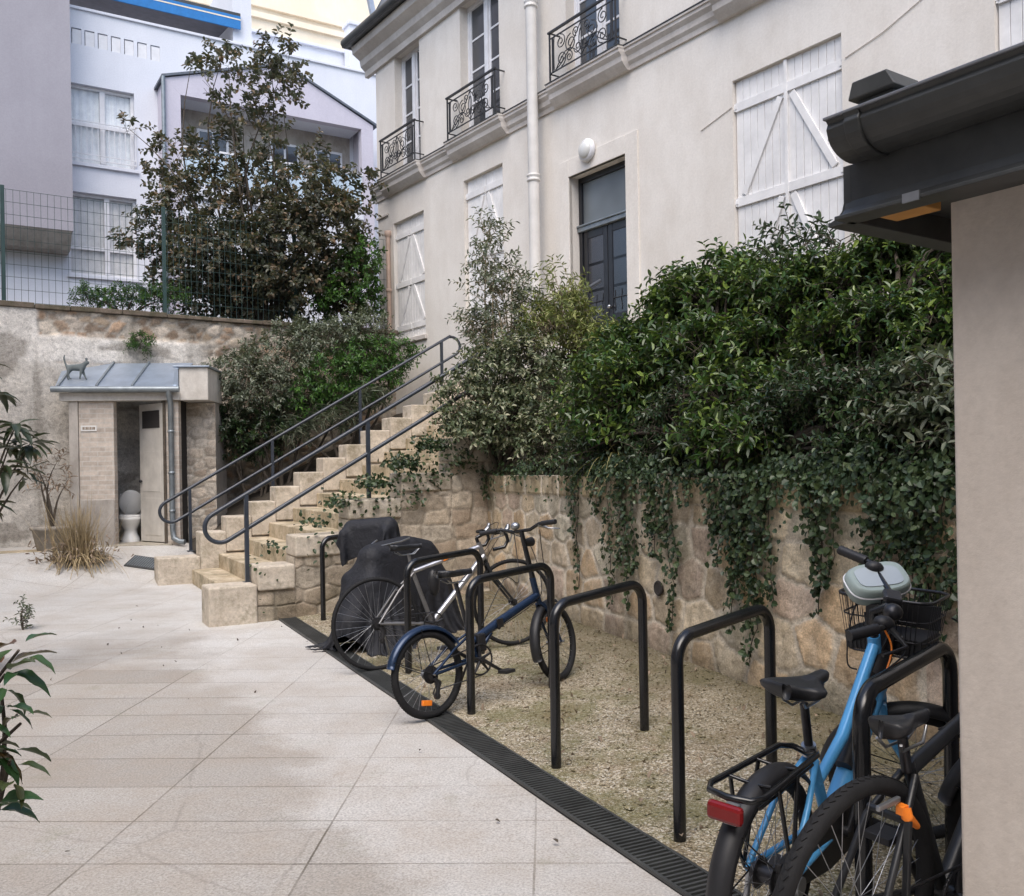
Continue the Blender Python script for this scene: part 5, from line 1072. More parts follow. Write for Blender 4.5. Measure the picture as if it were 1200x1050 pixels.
# ---------------- light blue town bicycle with carrier and front basket
def sky_bike():
    r = .305; rear = (.765, 2.86); front = (1.51, 3.69); b = place_bike('bicycle', 'light blue town bicycle with rear carrier, red tail lamp and wire front basket', rear, front, .02, .075, 3)
    wb = math.hypot(front[0]-rear[0], front[1]-rear[1]); HB = (wb-.20, 0, .66); HT = (wb-.275, 0, .885); X = steer(HB[0], HB[2], R(71), -66)
    wheel(b, 0, r, .024, M['dark_alloy'], hub=.05, nsp=36); wheel(b, wb, r, .024, M['dark_alloy'], X=X, nsp=36, refl=[-.15, 3.0])
    B = (.45, 0, .30); ST = (.29, 0, .62)
    f = MB(); f.tube([B, ST], .019, 12); f.tube([HB, HT], .024, 12); f.cyl((B[0], -.045, B[2]), (B[0], .045, B[2]), .034, 14)
    f.tube([(B[0]+.01, 0, B[2]+.02), (.60, 0, .43), (HB[0]-.01, 0, HB[2]+.03)], [.036, .038, .034], 14); f.tube([(.345, 0, .48), (.56, 0, .58), (HT[0]-.0, 0, HT[2]-.04)], [.018, .022, .022], 12)
    for s in (-1, 1): f.tube([(0, s*.07, r), (B[0]-.05, s*.04, B[2])], .0125, 10); f.tube([(0, s*.07, r), (.16, s*.055, .48), (ST[0]+.01, s*.02, ST[2]-.04)], .0105, 8)
    f.build('frame', M['sky_frame'], b)
    q = MB(); q.tube([(.575, 0, .47), (.80, 0, .655)], .031, 10); q.build('battery', M['black_plastic'], b)
    q = MB(); q.tube([(ST[0]+.005, 0, ST[2]-.03), (ST[0]-.045, 0, .78)], .0145, 10); q.build('seat_post', M['dark_alloy'], b); q = MB(); q.cyl((ST[0]+.002, 0, ST[2]-.02), (ST[0]-.008, 0, ST[2]+.015), .024, 14); q.build('seat_clamp', M['alloy'], b)
    saddle(b, ST[0]-.035, .84, M['saddle_skin'], .28, .225)
    crank(b, B[0], B[2], 1.1, .08); q = MB(); q.prism([(B[0]-.10, -.055, B[2]+.10), (B[0]+.10, -.055, B[2]+.10), (B[0]+.12, -.055, B[2]), (B[0]+.08, -.055, B[2]-.09), (B[0]-.1, -.055, B[2]-.1), (-.03, -.055, r-.05), (-.03, -.055, r+.06)], (0, .02, 0)); q.build('chain_guard', M['black_plastic'], b, .006)
    mudguard(b, 0, r, 3.55, .75, .075, 'black_plastic', stay=[3.2, 2.4]); mudguard(b, wb, r, 3.2, .95, .075, 'black_plastic', X=X, stay=[3.0])
    q = MB(); q.tube([(.80, 0, .735), (.90, 0, .80)], [.045, .05], 10); q.build('frame_lock', M['black_plastic'], b)
    # carrier
    z = .64; c = MB(); c.tube([(.20, .065, z), (-.20, .085, z), (-.245, .065, z), (-.26, 0, z), (-.245, -.065, z), (-.20, -.085, z), (.20, -.065, z), (.25, -.04, z-.01), (.27, 0, z-.03), (.25, .04, z-.01)], .010, 8, closed=True)
    for x in (-.12, .05): c.tube([(x, -.068, z), (x+.03, 0, z-.02), (x, .068, z)], .006, 6)
    for s in (-1, 1): c.tube([(-.10, s*.078, z), (-.02, s*.085, r+.05), (0, s*.078, r)], .007, 6); c.tube([(.06, s*.065, z), (0, s*.08, r+.02)], .007, 6)
    c.tube([(-.2, -.07, z-.035), (.2, -.05, z-.035)], .006, 6); cr_ = c.build('carrier', M['black_metal'], b)
    q = MB(); q.box(-.285, -.255, -.055, .055, z-.07, z-.015); q.build('tail_lamp', M['red_plastic'], cr_, .012)
    q = MB(); q.box(-.245, -.215, -.022, .022, z-.09, z-.03); q.build('guard_reflector', M['alloy'], b, .006)
    # fork, stem, swept bar
    f = MB(); f.X = X
    for s in (-1, 1): f.tube([(wb, s*.055, r), (wb-.03, s*.055, r+.08), (HB[0]+.04, s*.05, HB[2]-.12), (HB[0]+.015, s*.03, HB[2]-.045)], [.010, .014, .018, .018], 10)
    f.tube([HB, (HB[0]+.015, 0, HB[2]-.045)], .022, 10); f.tube([(HB[0]+.015, -.045, HB[2]-.05), (HB[0]+.015, .045, HB[2]-.05)], .02, 10); f.build('fork', M['sky_frame'], b)
    T = (HT[0]-.025, 0, HT[2]+.10); h = MB(); h.X = X; h.tube([HT, T, (T[0]+.05, 0, T[2]+.035)], [.017, .017, .019], 12); T = (T[0]+.05, 0, T[2]+.035)
    h.tube([(T[0]-.15, -.31, T[2]+.03), (T[0]-.06, -.24, T[2]+.04), (T[0]-.0, -.10, T[2]+.012), (T[0], .10, T[2]+.012), (T[0]-.06, .24, T[2]+.04), (T[0]-.15, .31, T[2]+.03)], .0125, 10); hb = h.build('handlebar', M['black_metal'], b)
    for s in (-1, 1): grip(hb, (T[0]-.17, s*.325, T[2]+.03), (T[0]-.075, s*.252, T[2]+.04), X, r=.0185)
    for s in (-1, 1):
        q = MB(); q.X = X; q.tube([(T[0]-.05, s*.21, T[2]+.04), (T[0]-.03, s*.215, T[2]+.035), (T[0]+.03, s*.26, T[2]+.0), (T[0]-.05, s*.325, T[2]-.015)], [.02, .012, .007, .006], 8); q.build('brake_lever', M['black_plastic'], hb)
        q = MB(); q.X = X; q.ball((T[0]-.05, s*.205, T[2]+.042), .036, .028, .025); q.build('shifter', M['black_plastic'], hb)
    q = MB(); q.X = X; q.ball((T[0]-.015, -.13, T[2]+.05), .034, .034, .03); q.build('bell', M['dark_alloy'], hb)
    q = MB(); q.X = X; q.box(T[0]-.035, T[0]+.03, -.035, .035, T[2]+.025, T[2]+.055); q.build('display', M['dark_alloy'], hb, .01)
    # basket carried ahead of the bar
    bx0, bx1, bw, z0, z1 = HT[0]+.075, HT[0]+.33, .175, HT[2]-.09, HT[2]+.125
    k = MB(); k.X = None
    def loop(a, c_, w, zz, rr_): k.tube([(a, -w+.04, zz), (a, w-.04, zz), (a+.02, w-.01, zz), (a+.04, w, zz), (c_-.04, w, zz), (c_-.02, w-.01, zz), (c_, w-.04, zz), (c_, -w+.04, zz), (c_-.02, -w+.01, zz), (c_-.04, -w, zz), (a+.04, -w, zz), (a+.02, -w+.01, zz)], rr_, 6, closed=True)
    loop(bx0, bx1, bw, z1, .007); loop(bx0+.02, bx1-.03, bw-.03, z0, .005); loop(bx0+.01, bx1-.01, bw-.013, (z0+z1)/2+.03, .0035); loop(bx0+.013, bx1-.02, bw-.02, z0+.06, .0035)
    bk = k.build('basket', M['dark_alloy'], b)
    k = MB(); k.X = None
    for t in np.linspace(0, 1, 15):
        y = -bw+.04+(2*bw-.08)*t; y2 = y*(bw-.03)/bw; k.tube([(bx0, y, z1), (bx0+.02, y2, z0), (bx1-.03, y2, z0), (bx1, y, z1)], .0018, 4)
    for t in np.linspace(0, 1, 9):
        x = bx0+.03+(bx1-bx0-.06)*t; x2 = bx0+.045+(bx1-bx0-.10)*t; k.tube([(x, -bw, z1), (x2, -bw+.03, z0), (x2, bw-.03, z0), (x, bw, z1)], .0018, 4)
    k.build('wire_mesh', M['dark_alloy'], bk)
    k = MB(); k.X = None; k.box(bx0+.022, bx1-.034, -bw+.034, bw-.034, z0+.004, z0+.07); k.box(bx1-.030, bx1-.024, -bw+.03, bw-.03, z0+.07, z1-.05); k.build('basket_liner', M['black_plastic'], bk, .006)
    k = MB(); k.X = None; k.tube([(bx0, -.06, z1-.06), (HT[0]+.02, -.02, HT[2]-.06)], .007, 6); k.tube([(bx0, .06, z1-.06), (HT[0]+.02, .02, HT[2]-.06)], .007, 6); k.box(bx0-.02, bx0+.0, -.05, .05, z0+.02, z1-.02); k.build('basket_bracket', M['black_plastic'], bk, .004)
    cable(b, [[(T[0]+.02, -.2, T[2]), (T[0]+.06, -.14, T[2]-.10), (HT[0]+.03, -.05, HT[2]-.14), (HT[0]-.02, -.02, HT[2]-.15)], [(T[0]-.05, .2, T[2]), (T[0]-.10, .1, T[2]-.12), (HT[0]-.06, .03, HT[2]-.15), (HT[0]-.02, .02, HT[2]-.17)]], X=X)
    cable(b, [[(HT[0]+.03, -.03, HT[2]+.02), (HT[0]+.02, -.06, HT[2]-.05), (HT[0]-.06, -.05, HT[2]-.16), (HT[0]-.12, -.03, HT[2]-.18)]], 'orange_plastic', .004, name='orange_cable')
    q = MB(); q.tube([(.08, .1, .30), (.13, .15, .01)], .011, 8); q.build('kickstand', M['alloy'], b)
    q = MB(); q.cyl((-.0, -.11, r), (0, -.075, r), .03, 14); q.build('hub_gear', M['alloy'], b)
    # mint pouch strapped on top of the bar, its own thing
    W = b.matrix_basis; p = W @ Vector((bx0+.05, .035, z1+.045)); hd = ((W @ X).to_3x3() @ Vector((1, 0, 0))); 
    pouch = thing('handlebar_pouch', 'pale mint phone pouch with clear window lying over the wire basket', 'pouch', tuple(p), R(10))
    tilt = Matrix.Rotation(R(38), 4, 'X') @ Matrix.Rotation(R(-6), 4, 'Y'); sec = lambda w, d, pw: [(w*math.copysign(abs(math.cos(a))**pw, math.cos(a)), d*math.copysign(abs(math.sin(a))**pw, math.sin(a))) for a in np.linspace(0, 2*PI, 41)[:-1]]
    q = MB(); q.X = tilt; rings = []
    for f_, z_ in ((.80, -.05), (.95, -.035), (1.0, -.01), (1.0, .01), (.96, .03), (.88, .042)): rings.append(q._v([(x*f_, y*f_+.012*(1 if x > 0 else .0)*f_*(x/.12), z_) for x, y in sec(.122, .078, .62)]))
    for a, c in zip(rings, rings[1:]):
        for k_ in range(40): q._f([a+k_, a+(k_+1) % 40, c+(k_+1) % 40, c+k_], True)
    q._f([rings[-1]+k_ for k_ in range(40)]); q._f([rings[0]+k_ for k_ in reversed(range(40))]); q.build('body', M['mint_plastic'], pouch)
    q = MB(); q.X = tilt; q.prism([(x-.005, y, .0425) for x, y in sec(.088, .05, .5)], (0, 0, .003)); q.build('clear_window', M['fanlight_pouch'], pouch)
    q = MB(); q.X = tilt; q.tube([(x*1.005, y*1.005+.012*(1 if x > 0 else .0)*(x/.12), .004) for x, y in sec(.122, .078, .62)], .004, 6, closed=True); q.build('zip', M['white_paint'], pouch)
t = NT('fanlight_pouch'); t.set((.42, .47, .50), .12, 0, .6); M['fanlight_pouch'] = t.m
sky_bike()
# ---------------- black bicycle in front, half hidden by the near wall
def black_bike():
    r = .375; rear = (.875, 2.45); hd = unit(.80, .60); wb = 1.10; front = (rear[0]+hd[0]*wb, rear[1]+hd[1]*wb); b = place_bike('bicycle', 'black bicycle with an orange tail lamp, half hidden by the near beige wall', rear, front, .02, .06, 4)
    X = steer(wb-.25, .7, R(71), -50); wheel(b, 0, r, .025, M['matte_frame'], hub=.04, nsp=32); wheel(b, wb, r, .025, M['matte_frame'], X=X, refl=[2.9, -.2])
    B = (.45, 0, .30); ST = (.235, 0, .745); HB = (wb-.25, 0, .72); HT = (wb-.31, 0, .92)
    f = MB(); f.tube([B, ST], .018, 12); f.tube([HB, HT], .023, 12); f.tube([B, (HB[0], 0, HB[2]+.04)], .028, 12); f.tube([(ST[0]+.01, 0, ST[2]-.03), (HT[0], 0, HT[2]-.06)], .021, 12); f.cyl((B[0], -.04, B[2]), (B[0], .04, B[2]), .026, 14)
    for s in (-1, 1): f.tube([(0, s*.07, r), (B[0]-.03, s*.035, B[2])], .011, 8); f.tube([(0, s*.07, r), (.13, s*.055, .60), (ST[0]+.008, s*.02, ST[2]-.04)], .0105, 8)
    f.tube([(.14, -.055, .62), (.14, .055, .62)], .012, 8); f.build('frame', M['matte_frame'], b)
    q = MB(); q.tube([(ST[0], 0, ST[2]-.03), (ST[0]-.03, 0, .82)], .0145, 10); q.build('seat_post', M['dark_alloy'], b); saddle(b, ST[0]-.02, .85, M['saddle_skin'], .23, .115)
    crank(b, B[0], B[2], -1.0, .088); chain(b, B[0], B[2], .088, 0, r, .05)
    f = MB(); f.X = X
    for s in (-1, 1): f.tube([(wb, s*.055, r), (HB[0]+.045, s*.05, HB[2]-.12), (HB[0]+.015, s*.025, HB[2]-.04)], [.010, .017, .017], 8)
    f.tube([HB, (HB[0]+.015, 0, HB[2]-.04)], .022, 10); f.build('fork', M['matte_frame'], b)
    h = MB(); h.X = X; T = (HT[0]+.05, 0, HT[2]+.09); h.tube([HT, (HT[0]-.02, 0, HT[2]+.07), T], .016, 10); h.tube([(T[0]-.05, -.30, T[2]+.01), (T[0], -.05, T[2]), (T[0], .05, T[2]), (T[0]-.05, .30, T[2]+.01)], .0125, 10); hb = h.build('handlebar', M['black_metal'], b)
    for s in (-1, 1): grip(hb, (T[0]-.05, s*.305, T[2]+.01), (T[0]-.025, s*.18, T[2]+.006), X)
    mudguard(b, wb, r, 3.1, 1.0, .07, 'black_plastic', X=X, stay=[2.9])
    c = MB(); c.tube([(.112, -.068, .668), (.108, -.075, .65), (.175, -.066, .60)], [.015, .016, .009], 10); c.box(.095, .122, -.072, -.05, .65, .675); c.build('tail_lamp', M['orange_plastic'], b, .006)
    q = MB(); q.box(.10, .116, -.088, -.07, -.02, .64); q.build('stay', M['matte_frame'], b, .003)
    q = MB(); q.box(.0, .10, -.062, -.05, .685, .70); q.build('brake_arm', M['alloy'], b, .003)
    cable(b, [[(T[0], .2, T[2]), (T[0]+.1, .1, T[2]-.08), (HT[0]+.05, .02, HT[2]-.12), (ST[0]+.2, .02, .78)]])
black_bike()
# ---------------- scooter under a black cover
def drape(W, Hh, nx, ny, z0, sup, rot, steps, seed, x0=-.10):
    """a cloth sheet settled over capsules: position-based springs along, across and on the diagonals"""
    x = np.linspace(-W/2, W/2, nx); y = np.linspace(-Hh/2, Hh/2, ny); Xg, Yg = np.meshgrid(x, y); cr, sr = math.cos(rot), math.sin(rot); dx = x[1]-x[0]; dy = y[1]-y[0]; dd = math.hypot(dx, dy)
    pos = np.stack([x0+Xg*cr-Yg*sr, Xg*sr+Yg*cr, z0+.09*(fbm(Xg*5+seed, Yg*5, seed)-.5)], 2); old = pos.copy()
    def pull(A, B, l, k):
        d = B-A; n = np.linalg.norm(d, axis=2, keepdims=True); e = d*(k*.5*(n-l)/np.maximum(n, 1e-6)); A += e; B -= e
    caps = [(np.array(a, float), np.array(b, float), r) for a, b, r in sup]
    for step in range(steps):
        move = (pos-old)*.96; old = pos.copy(); pos = pos+np.clip(move, -.02, .02); pos[..., 2] -= .0009
        for k in range(8):
            for o in (0, 1):
                pull(pos[:, o:-1:2], pos[:, o+1::2], dx, 1.0); pull(pos[o:-1:2], pos[o+1::2], dy, 1.0)
                pull(pos[o:-1:2, :-1], pos[o+1::2, 1:], dd, .2); pull(pos[o:-1:2, 1:], pos[o+1::2, :-1], dd, .2)
            if k % 2:
                for a, b, r in caps:
                    d = b-a; t = np.clip(((pos-a) @ d)/max(d @ d, 1e-9), 0, 1)[..., None]; q = pos-(a+t*d); l = np.linalg.norm(q, axis=2, keepdims=True); hit = l < r
                    pos = np.where(hit, a+t*d+q*(r/np.maximum(l, 1e-6)), pos); old = np.where(hit, pos, old)
        pull(pos[:, :-2], pos[:, 2:], 2*dx, .03); pull(pos[:-2], pos[2:], 2*dy, .03)
        low = pos[..., 2:] < .02; pos[..., 2] = np.maximum(pos[..., 2], .02); old = np.where(low, pos, old)
    return pos.reshape(-1, 3), gridF(nx, ny)
def covered():
    root = thing('covered_scooter', 'scooter hidden under a black draped cover between the stair and the grey bicycle', 'scooter', (-1.02, 8.42, 0), R(52))
    sup = [((-.40, -.03, .80), (.05, .0, .84), .13), ((.05, 0, .84), (.34, .02, .78), .13), ((-.50, -.12, .58), (-.50, .12, .60), .10), ((.44, -.30, .86), (.44, .30, .88), .075), ((-.42, 0, .45), (.4, 0, .47), .19), ((-.62, 0, .26), (-.58, 0, .3), .15)]
    V, F = drape(1.94, 1.86, 98, 94, 1.03, sup, .10, 230, 5, .03)
    F = F[V[F][:, :, 2].max(1) > .03]; o = npmesh('cover', V, F, M['tarpaulin'], root, True); o.modifiers.new('Sub', 'SUBSURF').render_levels = 1; o.modifiers.new('Thick', 'SOLIDIFY').thickness = .004
    q = MB(); q.tube([(-.38, -.08, .905), (-.14, -.13, .935), (.0, -.10, .955)], .008, 6); q.tube([(-.38, -.08, .905), (-.40, -.02, .92), (-.28, .03, .95)], .008, 6); q.build('grab_rail', M['alloy'], root)
    V, F = drape(.86, .70, 50, 42, 1.17, [((-.22, -.02, 1.00), (.22, .02, 1.03), .11), ((-.26, -.14, .97), (-.26, .14, .97), .06), ((.24, -.10, 1.0), (.24, .12, 1.0), .05)], .2, 160, 8, 0)
    a = R(-20)-R(52); wx, wy, wz = at(434, 612, 9.0); rel = root.matrix_basis.inverted() @ Vector((wx, wy, 0)); c_, s_ = math.cos(a), math.sin(a); V = V*np.array([.86, .9, 1])
    V = np.stack([rel.x+V[:, 0]*c_-V[:, 1]*s_, rel.y+V[:, 0]*s_+V[:, 1]*c_, V[:, 2]-.02], 1)
    o = npmesh('handlebar_cover', V, F, M['tarpaulin'], root, True); o.modifiers.new('Sub', 'SUBSURF').render_levels = 1; o.modifiers.new('Thick', 'SOLIDIFY').thickness = .004
covered()
# ------------------------------------------------------------------ plants
def bank_base(px, d, z): r = ray(px, 545); return (r[0]*d, d, z)
# copper-leaved tree beyond the fence
D0 = 17.9
crown = [(318,72,13,26,26),(338,72,11,20,18),(268,78,9,24,14),(240,92,8,22,12),(262,62,12,8,8),(300,110,28,28,30),(330,108,20,28,18),(285,150,34,30,38),(255,185,26,28,40),(330,180,30,28,24),(205,178,26,16,30),(190,205,18,12,16),
 (205,225,26,18,34),(245,235,40,34,90),(300,230,44,40,90),(350,225,40,32,84),(372,195,16,26,20),(395,222,30,18,34),(428,214,12,8,8),(185,262,20,14,20),(160,290,18,11,16),(180,308,14,16,14),(215,290,22,22,40),(240,300,34,34,90),(285,300,44,40,150),(335,290,46,44,160),(385,270,34,34,90),(410,255,18,24,30),(250,345,42,26,120),(300,348,44,28,140),(350,345,46,30,150),(395,335,26,34,60),(205,330,14,14,14),(150,150,5,4,4),(225,70,5,12,5)]
rg_t = np.random.default_rng(31); E_ = []
for px, py, rx, ry, n in crown: E_.append(el(px, py, D0+rg_t.normal()*.35, rx, ry, max(4, int(n*(.95 if py < 260 else 1.3))), max(.22, min(.75, rx*D0/FPX))))
shrub('garden_tree', 'tall dark tree with brownish green leaves and a sparse top behind the mesh fence', 'tree', (at(305, 370, D0)[0], D0, 4.18), E_, M['leaf_copper'], M['bark'],   .118, .08, 12, .40, .5, seed=5, r0=.032, trunk='trunk', crown='crown')
shrub('green_bush', 'bright green bush behind the fence at the corner of the old house', 'bush', (at(415, 380, 17.6)[0], 17.6, 4.2), [el(415, 330, 17.6, 28, 34, 150, .5), el(425, 300, 17.6, 16, 20, 60, .4), el(400, 355, 17.5, 30, 22, 110, .5), el(432, 345, 17.9, 12, 34, 60, .4)], M['leaf_green'], M['bark'], .10, .055, 10, .26, .4, seed=6)
shrub('low_bush', 'low dark green bush at the foot of the mesh fence before the lower window', 'bush', (at(145, 362, 16.4)[0], 16.4, 4.2), [el(px, 350, 16.5, 20, 13, 60, .3) for px in (108, 130, 155, 178, 198)], M['leaf_green'], M['bark'], .07, .032, 10, .22, .7, seed=7)
# shrubs on the bank left of the stair
def bk(px, py, dd, rx, ry, n, rd=.5):          # dd metres short of the back wall at this column
    r = ray(px, 545); nn = np.array([-BWD[1], BWD[0]]); d = (nn @ np.array(BWP))/(nn @ r[:2]); return el(px, py, d-dd, rx, ry, n, rd)
def bkb(px, dd, z): c = bk(px, 545, dd, 1, 1, 1)[0]; return (c[0], c[1], z)
shrub('silver_shrub', 'grey-green silvery shrub on the bank between the rubble wall and the stair', 'shrub', bkb(330, 1.0, .9), [bk(285, 445, .9, 40, 28, 130), bk(330, 420, .9, 46, 30, 170), bk(375, 402, 1.0, 40, 24, 140), bk(415, 392, 1.1, 36, 20, 110), bk(262, 470, .8, 20, 22, 60), bk(310, 462, 1.0, 40, 26, 140), bk(430, 380, .9, 20, 14, 40), bk(350, 390, .7, 26, 12, 40)], M['leaf_silver'], M['bark'], .085, .036, 12, .30, .35, seed=8)
shrub('dark_shrub', 'dense dark shrub low on the bank, left of the foot of the far handrail', 'shrub', bkb(300, .9, .6), [bk(270, 502, .7, 26, 22, 120), bk(305, 505, .9, 32, 26, 160), bk(340, 490, 1.1, 26, 24, 110), bk(285, 525, .8, 18, 10, 40, .3)], M['leaf_deep'], M['bark'], .09, .04, 11, .24, .2, seed=9)
shrub('fresh_shrub', 'fresh green leafy shrub beside the far handrail near the top of the stair', 'shrub', bkb(420, 1.6, 2.0), [bk(385, 440, 1.5, 32, 22, 120), bk(430, 422, 1.6, 34, 20, 130), bk(462, 412, 1.7, 24, 14, 80, .4), bk(362, 468, 1.4, 24, 18, 80, .4), bk(435, 445, 1.7, 34, 20, 120), bk(400, 466, 1.6, 28, 16, 80, .4)], M['leaf_green'], M['bark'], .10, .038, 11, .26, .4, seed=10)
shrub('grassy_shrub', 'narrow-leaved shrub with pale thin blades beside the middle of the stair', 'shrub', bkb(400, 1.7, 1.6), [bk(390, 488, 1.7, 26, 14, 60, .4), bk(430, 468, 1.9, 24, 12, 50, .4), bk(350, 505, 1.5, 18, 12, 36, .3)], M['leaf_silver'], M['bark'], .22, .018, 8, .14, .6, seed=12, shape='lance', curl=.35)
# shrubs on the bank above the retaining wall
def WD(px): return 4.047/((px-600)/1080+.396)               # distance of the wall top seen at this column
def hb_(px, d): return (at(px, 540, d)[0], d, 1.5)
shrub('wispy_shrub', 'tall wispy grey-green shrub with thin upright stems in front of the white shutters', 'shrub', hb_(590, 11.6), [el(572, 272, 11.6, 14, 16, 16, .25), el(580, 300, 11.6, 22, 26, 30, .3), el(600, 325, 11.5, 20, 14, 16, .3), el(572, 335, 11.6, 20, 24, 28, .3), el(590, 352, 11.5, 24, 24, 36, .35), el(562, 385, 11.5, 20, 26, 36, .3), el(590, 395, 11.4, 32, 30, 90, .4), el(625, 375, 11.4, 24, 30, 60, .35)], M['leaf_silver'], M['pale_twig'], .085, .03, 10, .30, .6, seed=21, r0=.016)
shrub('variegated_shrub', 'cream-and-green variegated shrub overhanging the top of the stair', 'shrub', hb_(585, 10.8), [el(545, 470, 10.9, 30, 36, 130, .4), el(580, 440, 11.0, 34, 36, 150, .5), el(615, 430, 10.8, 34, 36, 150, .5), el(650, 470, 10.4, 36, 34, 150, .5), el(600, 490, 10.7, 40, 30, 160, .5), el(560, 510, 10.8, 32, 24, 100, .4), el(640, 515, 10.2, 36, 24, 110, .4), el(680, 500, 9.9, 26, 26, 80, .4)], M['leaf_var'], M['bark'], .075, .036, 11, .26, .3, seed=22)
shrub('golden_shrub', 'feathery yellow-green shrub growing in front of the black double door', 'shrub', hb_(675, 11.0), [el(655, 345, 11.2, 20, 24, 46, .4), el(668, 372, 11.2, 22, 20, 50, .4), el(700, 395, 11.1, 22, 14, 40, .3), el(652, 385, 11.0, 28, 26, 90, .4), el(690, 405, 11.0, 28, 18, 70, .4), el(640, 395, 11.2, 18, 26, 46, .3)], M['leaf_gold'], M['pale_twig'], .095, .026, 11, .30, .45, seed=23, r0=.014)
rgl = np.random.default_rng(101)
def lau(px, py, dd, rx, ry, n, rd=.5):          # a clump broken into leafy tufts with hollows between
    c, r, n = el(px, py, WD(px)+dd, rx, ry, n, rd); out = []; m = 7
    for i in range(m):
        d = rgl.normal(size=3); d /= np.linalg.norm(d); d[1] = -abs(d[1])*.8 if i % 3 else d[1]; q = np.array(c)+d*np.array(r)*.72; k = rgl.uniform(.30, .48); out.append((tuple(q), (r[0]*k, r[1]*k, r[2]*k), int(n*rgl.uniform(.10, .19))))
    return out + [(c, (r[0]*.6, r[1]*.6, r[2]*.6), int(n*.22))]
shrub('laurel', 'dark glossy laurel right of the variegated shrub, below the black door', 'laurel', hb_(740, WD(740)+.9), [lau(725, 435, 1.2, 46, 34, 180), lau(785, 388, 1.5, 36, 36, 170), lau(742, 405, 1.3, 22, 14, 60, .3), lau(700, 470, .9, 40, 40, 150), lau(750, 460, .7, 50, 40, 190), lau(795, 352, 1.7, 28, 24, 90), lau(730, 510, .5, 46, 30, 140), lau(790, 430, 1.0, 34, 44, 140)], M['leaf_laurel'], M['bark'], .098, .038, 9, .26, .6, seed=24)
shrub('laurel', 'glossy green laurel in mid bank, below the left leaf of the large white shutters', 'laurel', hb_(860, WD(860)+.8), [lau(830, 360, 1.5, 44, 34, 190), lau(870, 345, 1.6, 44, 34, 190), lau(845, 318, 1.7, 16, 22, 36, .25), lau(830, 420, 1.0, 50, 40, 210), lau(890, 400, 1.1, 50, 44, 220), lau(910, 350, 1.4, 36, 34, 120), lau(860, 460, .6, 46, 34, 150)], M['leaf_laurel'], M['bark'], .092, .036, 9, .25, .6, seed=25)
shrub('laurel', 'tall bright-topped laurel beside the dark gutter at the right end of the bank', 'laurel', hb_(1030, WD(1030)+.8), [lau(960, 345, 1.3, 46, 36, 200), lau(1010, 320, 1.3, 44, 32, 190), lau(1060, 300, 1.3, 40, 30, 170), lau(1095, 330, 1.1, 34, 44, 160), lau(970, 400, 1.0, 50, 40, 200), lau(1030, 380, .9, 50, 44, 220), lau(1085, 400, .9, 40, 44, 190), lau(1110, 280, 1.2, 20, 26, 60)], M['leaf_laurel'], M['bark'], .070, .028, 10, .22, .6, seed=26)
shrub('leggy_sapling', 'leggy sapling with a few leaves standing against the large white shutters', 'sapling', hb_(915, WD(915)+1.3), [el(917, 275, WD(917)+1.4, 7, 26, 12, .12), el(905, 305, WD(917)+1.4, 12, 14, 10, .2), el(945, 290, WD(945)+1.3, 22, 10, 12, .2), el(985, 285, WD(985)+1.2, 22, 12, 12, .2), el(1050, 285, WD(1050)+1.1, 12, 14, 8, .2)], M['leaf_deep'], M['bark'], .085, .03, 8, .22, .3, seed=27, r0=.014)
shrub('dark_understory', 'deep green shadowy undergrowth along the foot of the laurels', 'undergrowth', hb_(900, WD(900)+.6), [lau(700, 535, .35, 40, 20, 110, .3), lau(770, 510, .4, 46, 34, 170, .35), lau(810, 480, .6, 40, 40, 140, .4), lau(930, 470, .55, 56, 44, 220, .4), lau(900, 510, .45, 50, 34, 180, .35), lau(990, 470, .5, 50, 44, 200, .4), lau(1050, 470, .45, 46, 44, 190, .4), lau(1100, 470, .4, 36, 50, 170, .4), lau(1080, 530, .3, 46, 30, 150, .3), lau(1000, 530, .3, 46, 28, 140, .3)], M['leaf_deep'], M['bark'], .058, .026, 10, .21, .25, seed=28)
shrub('low_laurel', 'small bright green bush leaning over the middle of the retaining wall', 'bush', hb_(850, WD(850)+.3), [lau(830, 515, .2, 32, 22, 70, .3), lau(870, 520, .15, 34, 22, 70, .3), lau(850, 498, .35, 30, 18, 50, .3)], M['leaf_laurel'], M['bark'], .10, .034, 9, .22, .4, seed=29)
shrub('pale_shrub', 'greyish pale-leaved shrub at the right end of the retaining wall beside the near building', 'shrub', hb_(1080, WD(1080)+.3), [lau(1085, 460, .25, 30, 22, 50, .3), lau(1100, 500, .2, 24, 26, 50, .3), lau(1060, 500, .25, 24, 16, 36, .3), lau(1105, 440, .3, 18, 18, 30, .3)], M['leaf_silver'], M['bark'], .085, .03, 9, .22, .3, seed=30)
